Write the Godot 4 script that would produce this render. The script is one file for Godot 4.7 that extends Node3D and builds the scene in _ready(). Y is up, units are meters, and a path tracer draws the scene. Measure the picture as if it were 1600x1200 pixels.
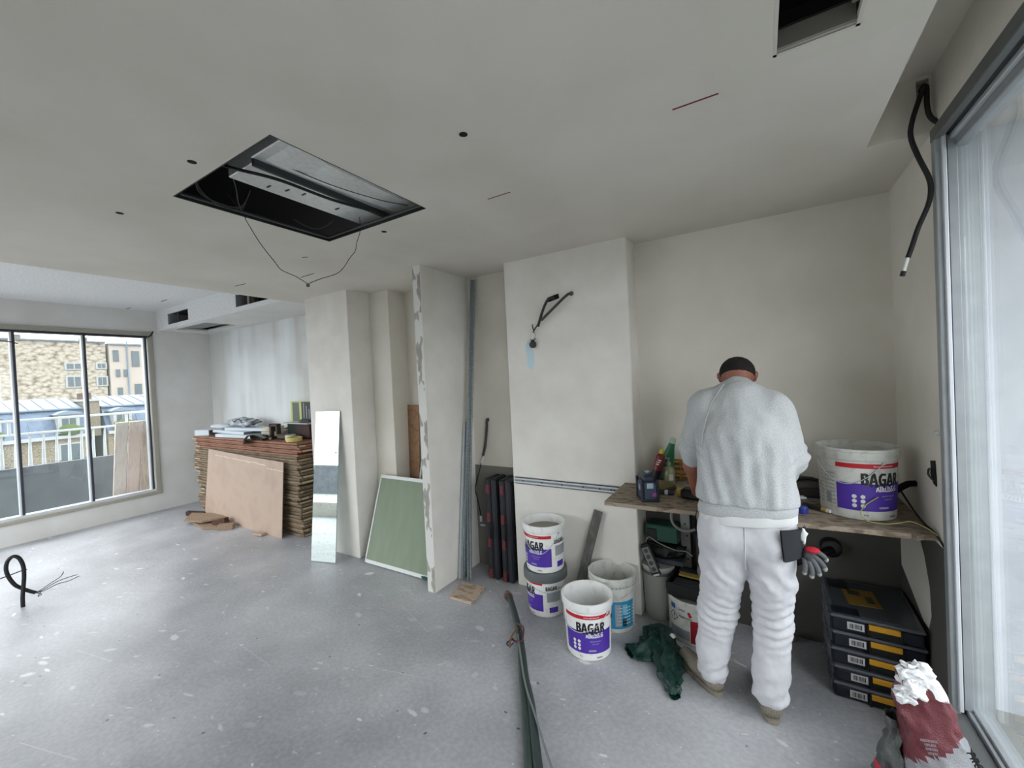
extends Node3D
# A flat under renovation: built in metres, y up, the back wall along x, the window walls along z.

class Geo:
	var v := PackedVector3Array()
	var n := PackedVector3Array()
	var u := PackedVector2Array()
	var x := Transform3D.IDENTITY
	func tri(a: Vector3, b: Vector3, c: Vector3, na: Vector3, nb: Vector3, nc: Vector3, ua = Vector2.ZERO, ub = Vector2.ZERO, uc = Vector2.ZERO) -> void:
		a = x * a; b = x * b; c = x * c
		na = (x.basis * na).normalized(); nb = (x.basis * nb).normalized(); nc = (x.basis * nc).normalized()
		if (c - a).cross(b - a).dot(na + nb + nc) < 0.0:
			var t = b; b = c; c = t
			t = nb; nb = nc; nc = t
			t = ub; ub = uc; uc = t
		v.append_array([a, b, c]); n.append_array([na, nb, nc]); u.append_array([ua, ub, uc])
	func quad(p: Array, nn: Vector3, uv := [Vector2(0, 1), Vector2(1, 1), Vector2(1, 0), Vector2(0, 0)]) -> void:
		tri(p[0], p[1], p[2], nn, nn, nn, uv[0], uv[1], uv[2])
		tri(p[0], p[2], p[3], nn, nn, nn, uv[0], uv[2], uv[3])
	func box(c: Vector3, s: Vector3, bev := 0.0, b := Basis.IDENTITY) -> void:
		var h = s * 0.5
		bev = minf(bev, minf(h.x, minf(h.y, h.z)) * 0.95)
		var w = func(q: Vector3): return c + b * q
		for ax in 3:
			var i = (ax + 1) % 3
			var j = (ax + 2) % 3
			for sg in [-1.0, 1.0]:
				var q = []
				for p in [[-1, -1], [1, -1], [1, 1], [-1, 1]]:
					var e := Vector3.ZERO
					e[ax] = sg * h[ax]; e[i] = p[0] * (h[i] - bev); e[j] = p[1] * (h[j] - bev)
					q.append(w.call(e))
				var nn := Vector3.ZERO
				nn[ax] = sg
				quad(q, b * nn)
			if bev > 0.0:
				for si in [-1.0, 1.0]:
					for sj in [-1.0, 1.0]:
						var q2 = []
						for p in [[-1, 0], [1, 0], [1, 1], [-1, 1]]:
							var e := Vector3.ZERO
							e[ax] = p[0] * (h[ax] - bev)
							e[i] = si * (h[i] - (bev if p[1] == 1 else 0.0))
							e[j] = sj * (h[j] - (0.0 if p[1] == 1 else bev))
							q2.append(w.call(e))
						var n2 := Vector3.ZERO
						n2[i] = si; n2[j] = sj
						quad(q2, b * n2.normalized())
		if bev > 0.0:
			for sx in [-1.0, 1.0]:
				for sy in [-1.0, 1.0]:
					for sz in [-1.0, 1.0]:
						var o = Vector3(sx, sy, sz)
						var k = h - Vector3(bev, bev, bev)
						tri(w.call(o * Vector3(h.x, k.y, k.z)), w.call(o * Vector3(k.x, h.y, k.z)), w.call(o * Vector3(k.x, k.y, h.z)), b * o, b * o, b * o)
	func ab(a: Vector3, c: Vector3, bev := 0.0) -> void:      # a box from its two corners
		box((a + c) * 0.5, (c - a).abs(), bev)
	func tube(p: Array, r0: float, r1 := -1.0, sides := 8, caps := true, flat := 1.0) -> void:
		if r1 < 0.0: r1 = r0
		var m = p.size()
		var t: Vector3 = (p[1] - p[0]).normalized()
		var up = Vector3.UP if absf(t.y) < 0.9 else Vector3.RIGHT
		var a: Vector3 = t.cross(up).normalized()
		var rings = []
		var nrm = []
		for i in m:
			var d: Vector3 = (p[mini(i + 1, m - 1)] - p[maxi(i - 1, 0)]).normalized()
			a = (a - d * a.dot(d)).normalized()
			var bb = d.cross(a)
			var r = lerpf(r0, r1, float(i) / (m - 1))
			var ring = []
			var nn = []
			for k in sides:
				var th = TAU * k / sides
				var e: Vector3 = a * cos(th) + bb * sin(th) * flat
				ring.append(p[i] + e * r); nn.append((a * cos(th) * flat + bb * sin(th)).normalized())
			rings.append(ring); nrm.append(nn)
		for i in m - 1:
			for k in sides:
				var k2 = (k + 1) % sides
				tri(rings[i][k], rings[i + 1][k], rings[i + 1][k2], nrm[i][k], nrm[i + 1][k], nrm[i + 1][k2])
				tri(rings[i][k], rings[i + 1][k2], rings[i][k2], nrm[i][k], nrm[i + 1][k2], nrm[i][k2])
		if caps:
			for e in [0, m - 1]:
				var nn: Vector3 = (p[0] - p[1]).normalized() if e == 0 else (p[m - 1] - p[m - 2]).normalized()
				for k in range(1, sides - 1):
					tri(rings[e][0], rings[e][k], rings[e][k + 1], nn, nn, nn)
	func lathe(pr: Array, segs := 32, a0 := 0.0, a1 := TAU) -> void:    # pr: Vector2(radius, y), outside to the right of its run upwards
		var m = pr.size()
		var sn = []
		for i in m - 1:
			var d: Vector2 = pr[i + 1] - pr[i]
			sn.append(Vector2(d.y, -d.x).normalized())
		for i in m - 1:
			var n0: Vector2 = sn[i]
			var n1: Vector2 = sn[i]
			if i > 0 and sn[i - 1].dot(sn[i]) > 0.75: n0 = (sn[i - 1] + sn[i]).normalized()
			if i < m - 2 and sn[i + 1].dot(sn[i]) > 0.75: n1 = (sn[i + 1] + sn[i]).normalized()
			for k in segs:
				var c0 = a0 + (a1 - a0) * k / segs
				var c1 = a0 + (a1 - a0) * (k + 1) / segs
				var d0 = Vector3(sin(c0), 0, cos(c0))
				var d1 = Vector3(sin(c1), 0, cos(c1))
				var p00 = d0 * pr[i].x + Vector3.UP * pr[i].y
				var p01 = d1 * pr[i].x + Vector3.UP * pr[i].y
				var p10 = d0 * pr[i + 1].x + Vector3.UP * pr[i + 1].y
				var p11 = d1 * pr[i + 1].x + Vector3.UP * pr[i + 1].y
				var N00 = d0 * n0.x + Vector3.UP * n0.y
				var N01 = d1 * n0.x + Vector3.UP * n0.y
				var N10 = d0 * n1.x + Vector3.UP * n1.y
				var N11 = d1 * n1.x + Vector3.UP * n1.y
				if pr[i].x > 1e-6: tri(p00, p01, p11, N00, N01, N11)
				if pr[i + 1].x > 1e-6: tri(p00, p11, p10, N00, N11, N10)
	func prism(poly: PackedVector2Array, d: float, z0 := 0.0) -> void:    # outline in xy, from z0 to z0 + d
		var idx = Geometry2D.triangulate_polygon(poly)
		for i in range(0, idx.size(), 3):
			for s in [0, 1]:
				var z = z0 + d * s
				var nn = Vector3(0, 0, (1 if s == 1 else -1) * signf(d))
				tri(Vector3(poly[idx[i]].x, poly[idx[i]].y, z), Vector3(poly[idx[i + 1]].x, poly[idx[i + 1]].y, z), Vector3(poly[idx[i + 2]].x, poly[idx[i + 2]].y, z), nn, nn, nn)
		var cw = Geometry2D.is_polygon_clockwise(poly)
		for i in poly.size():
			var a = poly[i]
			var b = poly[(i + 1) % poly.size()]
			var e = (b - a).normalized()
			var nn = Vector3(e.y, -e.x, 0) * (-1 if cw else 1)
			quad([Vector3(a.x, a.y, z0), Vector3(b.x, b.y, z0), Vector3(b.x, b.y, z0 + d), Vector3(a.x, a.y, z0 + d)], nn)
	func surf(rows: Array, closed_u := false) -> void:    # a smooth skin over rows of points
		var a = rows.size()
		var b = rows[0].size()
		var nn = []
		for i in a:
			var r = []
			for j in b:
				var du: Vector3 = rows[i][(j + 1) % b if closed_u else mini(j + 1, b - 1)] - rows[i][(j - 1 + b) % b if closed_u else maxi(j - 1, 0)]
				var dv: Vector3 = rows[mini(i + 1, a - 1)][j] - rows[maxi(i - 1, 0)][j]
				var c = du.cross(dv)
				r.append(c.normalized() if c.length() > 1e-12 else Vector3.UP)
			nn.append(r)
		for i in a - 1:
			for j in (b if closed_u else b - 1):
				var j2 = (j + 1) % b
				tri(rows[i][j], rows[i + 1][j], rows[i + 1][j2], nn[i][j], nn[i + 1][j], nn[i + 1][j2], Vector2(float(j) / b, float(i) / a), Vector2(float(j) / b, float(i + 1) / a), Vector2(float(j + 1) / b, float(i + 1) / a))
				tri(rows[i][j], rows[i + 1][j2], rows[i][j2], nn[i][j], nn[i + 1][j2], nn[i][j2], Vector2(float(j) / b, float(i) / a), Vector2(float(j + 1) / b, float(i + 1) / a), Vector2(float(j + 1) / b, float(i) / a))
	func plate(axis: int, at: float, thick: float, lo: Vector2, hi: Vector2, holes: Array, uvs := false) -> void:
		# a slab across one axis with rectangular holes; lo, hi and the holes (Rect2) lie in the other two axes, in x y z order
		var i = 1 if axis == 0 else 0
		var j = 1 if axis == 2 else 2
		var us = [lo.x, hi.x]
		var vs = [lo.y, hi.y]
		for r in holes:
			us.append_array([clampf(r.position.x, lo.x, hi.x), clampf(r.end.x, lo.x, hi.x)]); vs.append_array([clampf(r.position.y, lo.y, hi.y), clampf(r.end.y, lo.y, hi.y)])
		us.sort(); vs.sort()
		var solid = func(p: Vector2):
			if p.x < lo.x or p.y < lo.y or p.x > hi.x or p.y > hi.y: return false
			for r in holes:
				if r.has_point(p): return false
			return true
		var pt = func(a: float, b: float, c: float):
			var q := Vector3.ZERO
			q[axis] = c; q[i] = a; q[j] = b
			return q
		for a in us.size() - 1:
			for b in vs.size() - 1:
				if us[a + 1] - us[a] < 1e-5 or vs[b + 1] - vs[b] < 1e-5: continue
				var c = Vector2((us[a] + us[a + 1]) / 2, (vs[b] + vs[b + 1]) / 2)
				if not solid.call(c): continue
				for s in [0.0, 1.0]:
					var nn := Vector3.ZERO
					nn[axis] = (1.0 if s == 1.0 else -1.0) * signf(thick)
					var k = at + thick * s
					var uv = []
					for e in [[0, 0], [1, 0], [1, 1], [0, 1]]: uv.append(Vector2((us[a + e[0]] - lo.x) / (hi.x - lo.x), (vs[b + e[1]] - lo.y) / (hi.y - lo.y)))
					quad([pt.call(us[a], vs[b], k), pt.call(us[a + 1], vs[b], k), pt.call(us[a + 1], vs[b + 1], k), pt.call(us[a], vs[b + 1], k)], nn, uv)
				for e in [[-1, 0], [1, 0], [0, -1], [0, 1]]:
					var da = us[a + 1] - us[a]
					var db = vs[b + 1] - vs[b]
					var nb = c + Vector2(e[0] * (da / 2 + 1e-4), e[1] * (db / 2 + 1e-4))
					if solid.call(nb): continue
					var nn := Vector3.ZERO
					nn[i] = e[0]; nn[j] = e[1]
					var A = Vector2(us[a] if e[0] < 0 else us[a + 1], vs[b] if e[1] < 0 else vs[b + 1])
					var B = Vector2(A.x if e[0] != 0 else us[a], A.y if e[1] != 0 else vs[b])
					quad([pt.call(A.x, A.y, at), pt.call(B.x, B.y, at), pt.call(B.x, B.y, at + thick), pt.call(A.x, A.y, at + thick)] if A != B else [pt.call(A.x, A.y, at), pt.call(us[a + 1] if e[0] == 0 else A.x, vs[b + 1] if e[1] == 0 else A.y, at), pt.call(us[a + 1] if e[0] == 0 else A.x, vs[b + 1] if e[1] == 0 else A.y, at + thick), pt.call(A.x, A.y, at + thick)], nn)
	func mesh() -> ArrayMesh:
		var arr = []
		arr.resize(Mesh.ARRAY_MAX)
		arr[Mesh.ARRAY_VERTEX] = v; arr[Mesh.ARRAY_NORMAL] = n; arr[Mesh.ARRAY_TEX_UV] = u
		var am := ArrayMesh.new()
		am.add_surface_from_arrays(Mesh.PRIMITIVE_TRIANGLES, arr)
		return am

var taken := {}
func numbered(called: String, parent: Node) -> String:
	var k = str(parent.get_instance_id()) + called
	var c = taken.get(k, 0)
	taken[k] = c + 1
	return called if c == 0 else "%s_%03d" % [called, c]

func tag(o: Node, label: String, category: String, group := "") -> Node:
	o.set_meta("label", label); o.set_meta("category", category)
	if group: o.set_meta("group", group)
	return o

func thing(called: String, label: String, category: String, at := Vector3.ZERO, turn := 0.0, group := "") -> Node3D:
	var o := Node3D.new()
	o.name = numbered(called, self)
	add_child(o, true)
	o.position = at; o.rotation.y = turn
	tag(o, label, category, group)
	return o

func obj(called: String, g, m: Material, parent: Node = self, at := Vector3.ZERO) -> MeshInstance3D:
	var o := MeshInstance3D.new()
	o.name = numbered(called, parent)
	o.mesh = g.mesh() if g is Geo else g
	o.material_override = m
	o.cast_shadow = GeometryInstance3D.SHADOW_CASTING_SETTING_ON
	parent.add_child(o, true)
	o.position = at
	return o

func struct(called: String, g, m: Material) -> MeshInstance3D:
	var o = obj(called, g, m)
	o.set_meta("kind", "structure")
	return o

func dup(root: Node3D, label: String, at: Vector3, turn := 0.0) -> Node3D:
	var stem = root.name.rstrip("0123456789").rstrip("_")
	var r = root.duplicate()
	r.name = numbered(stem, self)
	add_child(r, true)
	r.position = at; r.rotation.y = turn
	r.set_meta("label", label)
	return r

func smooth(p: Array, k := 6) -> Array:      # Catmull-Rom through the points
	var out = []
	for i in p.size() - 1:
		var a: Vector3 = p[maxi(i - 1, 0)]
		var b: Vector3 = p[i]
		var c: Vector3 = p[i + 1]
		var d: Vector3 = p[mini(i + 2, p.size() - 1)]
		for s in k:
			var t = float(s) / k
			out.append(0.5 * (2.0 * b + (c - a) * t + (2.0 * a - 5.0 * b + 4.0 * c - d) * t * t + (3.0 * b - a - 3.0 * c + d) * t * t * t))
	out.append(p[p.size() - 1])
	return out

func V(x: float, y: float, z: float) -> Vector3: return Vector3(x, y, z)

func wire(p: Array, r: float, k := 6, sides := 6) -> Geo:
	var g := Geo.new()
	g.tube(smooth(p, k), r, -1.0, sides)
	return g

var tex := {}
func noise_tex(key: String, freq: float, oct: int, cols: Array, offs: Array, size := 512, kind := FastNoiseLite.TYPE_SIMPLEX_SMOOTH) -> Texture2D:
	if tex.has(key): return tex[key]
	var fn := FastNoiseLite.new()
	fn.seed = key.hash() % 10000; fn.frequency = freq; fn.fractal_octaves = oct; fn.noise_type = kind
	var gr := Gradient.new()
	gr.offsets = PackedFloat32Array(offs); gr.colors = PackedColorArray(cols)
	var t := NoiseTexture2D.new()
	t.width = size; t.height = size; t.seamless = true; t.noise = fn; t.color_ramp = gr; t.normalize = true
	tex[key] = t
	return t
func bump_tex(key: String, freq: float, oct: int, strength: float, size := 512, kind := FastNoiseLite.TYPE_SIMPLEX_SMOOTH) -> Texture2D:
	if tex.has(key): return tex[key]
	var fn := FastNoiseLite.new()
	fn.seed = key.hash() % 10000; fn.frequency = freq; fn.fractal_octaves = oct; fn.noise_type = kind
	var t := NoiseTexture2D.new()
	t.width = size; t.height = size; t.seamless = true; t.noise = fn; t.as_normal_map = true; t.bump_strength = strength
	tex[key] = t
	return t

func mat(c: Color, rough := 0.6, metal := 0.0, t: Texture2D = null, scale := V(1, 1, 1), nm: Texture2D = null, nscale := 0.5) -> StandardMaterial3D:
	var m := StandardMaterial3D.new()
	m.albedo_color = c; m.roughness = rough; m.metallic = metal
	if t: m.albedo_texture = t
	if nm:
		m.normal_enabled = true; m.normal_texture = nm; m.normal_scale = nscale
	if t or nm:
		m.uv1_triplanar = true; m.uv1_scale = scale; m.uv1_triplanar_sharpness = 4.0
	m.cull_mode = BaseMaterial3D.CULL_DISABLED
	return m
func rgb(r: int, g: int, b: int) -> Color: return Color(r / 255.0, g / 255.0, b / 255.0)

var font_cache := {}
func glyphs(txt: String, h: float, squeeze := 1.0, font := "Droid Sans", bold := true) -> Array:   # [triangle corners in xy centred on 0, width]
	var k = txt + str(h) + str(squeeze) + font
	if font_cache.has(k): return font_cache[k]
	var tm := TextMesh.new()
	var sf := SystemFont.new()
	sf.font_names = PackedStringArray([font])
	if bold: sf.font_weight = 700
	tm.font = sf; tm.font_size = 64; tm.pixel_size = 0.01; tm.depth = 0.0; tm.curve_step = 2.0
	tm.text = txt
	var arr = tm.get_mesh_arrays() if tm.get_surface_count() == 1 else tm.surface_get_arrays(0)
	var vs: PackedVector3Array = arr[Mesh.ARRAY_VERTEX]
	var ix = arr[Mesh.ARRAY_INDEX]
	var lo = Vector2(1e9, 1e9)
	var hi = -lo
	for q in vs:
		lo = lo.min(Vector2(q.x, q.y)); hi = hi.max(Vector2(q.x, q.y))
	var s = h / maxf(hi.y - lo.y, 1e-6)
	var out = []
	var flat = []
	for q in vs: flat.append(Vector2((q.x - (lo.x + hi.x) / 2) * s * squeeze, (q.y - (lo.y + hi.y) / 2) * s))
	if ix != null and ix.size() > 0:
		for i in ix: out.append(flat[i])
	else: out = flat
	font_cache[k] = [out, (hi.x - lo.x) * s * squeeze]
	return font_cache[k]
func letter(g: Geo, txt: String, h: float, squeeze: float, where: Callable, font := "Droid Sans") -> float:   # where maps a point of the text plane onto the surface: [point, normal]
	var t = glyphs(txt, h, squeeze, font)
	for i in range(0, t[0].size(), 3):
		var a = where.call(t[0][i]); var b = where.call(t[0][i + 1]); var c = where.call(t[0][i + 2])
		g.tri(a[0], b[0], c[0], a[1], b[1], c[1])
	return t[1]

var M := {}

func _ready() -> void:
	setup()
	make_materials()
	room()
	left_window()
	right_window()
	outside()
	buckets()
	bench()
	organiser_cases()
	plaster_sack()
	green_rag()
	recess()
	panels()
	panel_stack()
	ceiling_things()
	wall_things()
	floor_cables()
	under_bench()
	person()

func setup() -> void:
	var cam := Camera3D.new()
	cam.name = "camera"
	add_child(cam)
	cam.position = V(0, 1.6, 0)
	cam.rotation_order = EULER_ORDER_YXZ
	cam.rotation_degrees = V(-0.838, 31.283, -2.696)
	cam.keep_aspect = Camera3D.KEEP_HEIGHT
	cam.fov = rad_to_deg(2.0 * atan(600.0 / 641.06))
	cam.near = 0.02; cam.far = 800.0
	cam.current = true
	var sm := ProceduralSkyMaterial.new()      # an overcast sky, brighter overhead than at the horizon
	sm.sky_top_color = Color(0.97, 0.985, 1.0)
	sm.sky_horizon_color = Color(0.80, 0.82, 0.84)
	sm.sky_curve = 0.25
	sm.ground_bottom_color = Color(0.22, 0.22, 0.22)
	sm.ground_horizon_color = Color(0.55, 0.57, 0.6)
	sm.sun_angle_max = 0.0
	sm.energy_multiplier = 1.0
	var sky := Sky.new()
	sky.sky_material = sm
	var e := Environment.new()
	e.background_mode = Environment.BG_SKY
	e.sky = sky
	e.background_energy_multiplier = 6.7
	e.ambient_light_source = Environment.AMBIENT_SOURCE_SKY
	e.tonemap_mode = Environment.TONE_MAPPER_LINEAR
	e.tonemap_exposure = 1.0
	e.sdfgi_enabled = true; e.ssao_enabled = true; e.ssil_enabled = true
	var we := WorldEnvironment.new()
	we.name = "world_environment"
	we.environment = e
	add_child(we)

func make_materials() -> void:
	var grain = noise_tex("grain", 0.05, 4, [Color(0.93, 0.93, 0.93), Color(1, 1, 1)], [0.25, 0.75])
	var blot = noise_tex("blotches", 0.006, 5, [Color(0.955, 0.95, 0.94), Color(1, 1, 1)], [0.1, 0.9])
	var rough = bump_tex("plaster_relief", 0.06, 4, 2.0)
	M.wall = mat(Color(0.90, 0.885, 0.845), 0.92, 0, blot, V(0.5, 0.5, 0.5), rough, 0.12)
	M.chimney = mat(Color(0.925, 0.915, 0.89), 0.92, 0, blot, V(0.7, 0.7, 0.7), rough, 0.15)
	M.ceiling = mat(Color(0.865, 0.85, 0.815), 0.95, 0, blot, V(0.35, 0.35, 0.35))
	M.upper = mat(Color(0.92, 0.925, 0.93), 0.95, 0, grain, V(1.5, 1.5, 1.5))
	M.left = mat(Color(0.88, 0.88, 0.87), 0.95, 0, blot, V(0.5, 0.5, 0.5))
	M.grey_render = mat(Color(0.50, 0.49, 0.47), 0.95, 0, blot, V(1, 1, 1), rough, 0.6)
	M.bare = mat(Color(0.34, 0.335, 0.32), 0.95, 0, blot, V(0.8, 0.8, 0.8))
	M.dark = mat(Color(0.03, 0.032, 0.034), 0.9)
	M.void = mat(Color(0.05, 0.055, 0.055), 0.9)
	M.concrete_out = mat(Color(0.36, 0.37, 0.39), 0.85, 0, noise_tex("parapet_dirt", 0.01, 5, [Color(0.86, 0.87, 0.88), Color(1, 1, 1)], [0.1, 0.9]), V(0.7, 0.7, 0.7))
	M.alu = mat(Color(0.66, 0.68, 0.69), 0.45, 0.35, noise_tex("alu_wear", 0.008, 3, [Color(0.94, 0.945, 0.95), Color(1, 1, 1)], [0.1, 0.9]), V(2, 2, 2))
	M.alu_light = mat(Color(0.85, 0.87, 0.89), 0.4, 0.3)
	M.alu_dark = mat(Color(0.22, 0.24, 0.27), 0.45, 0.4)
	M.alu_mid = mat(Color(0.42, 0.43, 0.43), 0.45, 0.3)
	M.casing = mat(Color(0.66, 0.65, 0.60), 0.7, 0, grain, V(2, 2, 2))
	M.galv = mat(Color(0.80, 0.82, 0.83), 0.40, 0.15, noise_tex("galvanised", 0.02, 3, [Color(0.93, 0.935, 0.94), Color(1, 1, 1)], [0.1, 0.9]), V(3, 3, 3))
	M.black = mat(Color(0.035, 0.036, 0.04), 0.5)
	M.rubber = mat(Color(0.05, 0.055, 0.055), 0.62)
	M.white = mat(Color(0.87, 0.88, 0.87), 0.5)
	var gl := StandardMaterial3D.new()
	gl.transparency = BaseMaterial3D.TRANSPARENCY_ALPHA
	gl.albedo_color = Color(0.80, 0.90, 0.88, 0.07); gl.roughness = 0.0; gl.metallic_specular = 0.5
	gl.cull_mode = BaseMaterial3D.CULL_DISABLED
	M.glass = gl

func plain(axis: int, at: float, thick: float, lo: Vector2, hi: Vector2, holes := []) -> Geo:
	var g := Geo.new()
	g.plate(axis, at, thick, lo, hi, holes)
	return g
func slab(a: Vector3, b: Vector3, bev := 0.0) -> Geo:
	var g := Geo.new()
	g.ab(a, b, bev)
	return g

func floor_picture() -> ImageTexture:
	var w := 2048
	var h := 1472
	var a := FastNoiseLite.new()
	a.seed = 7; a.frequency = 0.004; a.fractal_octaves = 5
	var b := FastNoiseLite.new()
	b.seed = 9; b.frequency = 0.12; b.fractal_octaves = 4
	var da = a.get_image(w, h).get_data()
	var db = b.get_image(w, h).get_data()
	var px := PackedByteArray()
	px.resize(w * h * 3)
	for i in w * h:
		var t = (da[i] - 128) * 0.17 + (db[i] - 128) * 0.09
		px[i * 3] = clampi(int(172 + t), 0, 255); px[i * 3 + 1] = clampi(int(174 + t), 0, 255); px[i * 3 + 2] = clampi(int(178 + t), 0, 255)
	var im = Image.create_from_data(w, h, false, Image.FORMAT_RGB8, px)
	var rn := RandomNumberGenerator.new()
	rn.seed = 31
	for k in 7000:      # splashes of plaster, some dragged, and a few dark crumbs
		var dark = k % 38 == 0
		var cx = rn.randf() * w
		var cy = rn.randf() * h
		var L = (1.0 + pow(rn.randf(), 9.0) * 11.0)
		var W = maxf(1.0, L * rn.randf_range(0.18, 0.6))
		if dark: L = rn.randf_range(1.2, 2.6); W = L * 0.6
		var an = rn.randfn(-0.25, 0.5)
		var ca = cos(an)
		var sa = sin(an)
		var c = Color(0.93, 0.935, 0.94) if not dark else Color(0.23, 0.23, 0.24)
		var al = (0.08 + 0.75 * pow(rn.randf(), 2.0)) if not dark else 0.85
		for y in range(int(cy - L), int(cy + L) + 1):
			for x in range(int(cx - L), int(cx + L) + 1):
				if x < 0 or y < 0 or x >= w or y >= h: continue
				var dx = (x - cx) * ca + (y - cy) * sa
				var dy = -(x - cx) * sa + (y - cy) * ca
				var d = dx * dx / (L * L) + dy * dy / (W * W) + b.get_noise_2d(x * 3.0, y * 3.0) * 0.7
				if d < 1.0: im.set_pixel(x, y, im.get_pixel(x, y).lerp(c, al * clampf((1.0 - d) * 2.5, 0, 1)))
	for k in 60:       # long faint trowel and drag scratches
		var p = Vector2(rn.randf() * w, rn.randf() * h)
		var an = rn.randfn(-0.3, 0.35)
		for s in int(rn.randf_range(20, 110)):
			p += Vector2(cos(an), sin(an))
			if p.x < 1 or p.y < 1 or p.x >= w - 1 or p.y >= h - 1: break
			im.set_pixelv(p, im.get_pixelv(p).lerp(Color(0.90, 0.91, 0.92), 0.5))
	im.generate_mipmaps()
	return ImageTexture.create_from_image(im)

func stroke_picture(seed_: int, base: Color, c: Color, n: int) -> ImageTexture:    # filler trowelled on in upright strokes
	var w := 512
	var h := 512
	var im = Image.create(w, h, false, Image.FORMAT_RGB8)
	im.fill(base)
	var rn := RandomNumberGenerator.new()
	rn.seed = seed_
	for k in n:
		var x0 = rn.randf() * w
		var wd = rn.randf_range(8, 40)
		var y0 = rn.randf_range(-60, h * 0.75)
		var y1 = y0 + rn.randf_range(60, 330)
		var al = rn.randf_range(0.1, 0.45)
		for y in range(maxi(0, int(y0)), mini(h, int(y1))):
			var fade = minf(1.0, minf((y - y0) / 25.0, (y1 - y) / 25.0))
			for x in range(maxi(0, int(x0 - wd)), mini(w, int(x0 + wd))):
				var e = 1.0 - pow(absf(x - x0) / wd, 4.0)
				im.set_pixel(x, y, im.get_pixel(x, y).lerp(c, al * fade * e))
	im.generate_mipmaps()
	return ImageTexture.create_from_image(im)

func uvmat(t: Texture2D, rough := 0.9) -> StandardMaterial3D:
	var m := StandardMaterial3D.new()
	m.albedo_texture = t; m.roughness = rough; m.cull_mode = BaseMaterial3D.CULL_DISABLED
	return m

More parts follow.
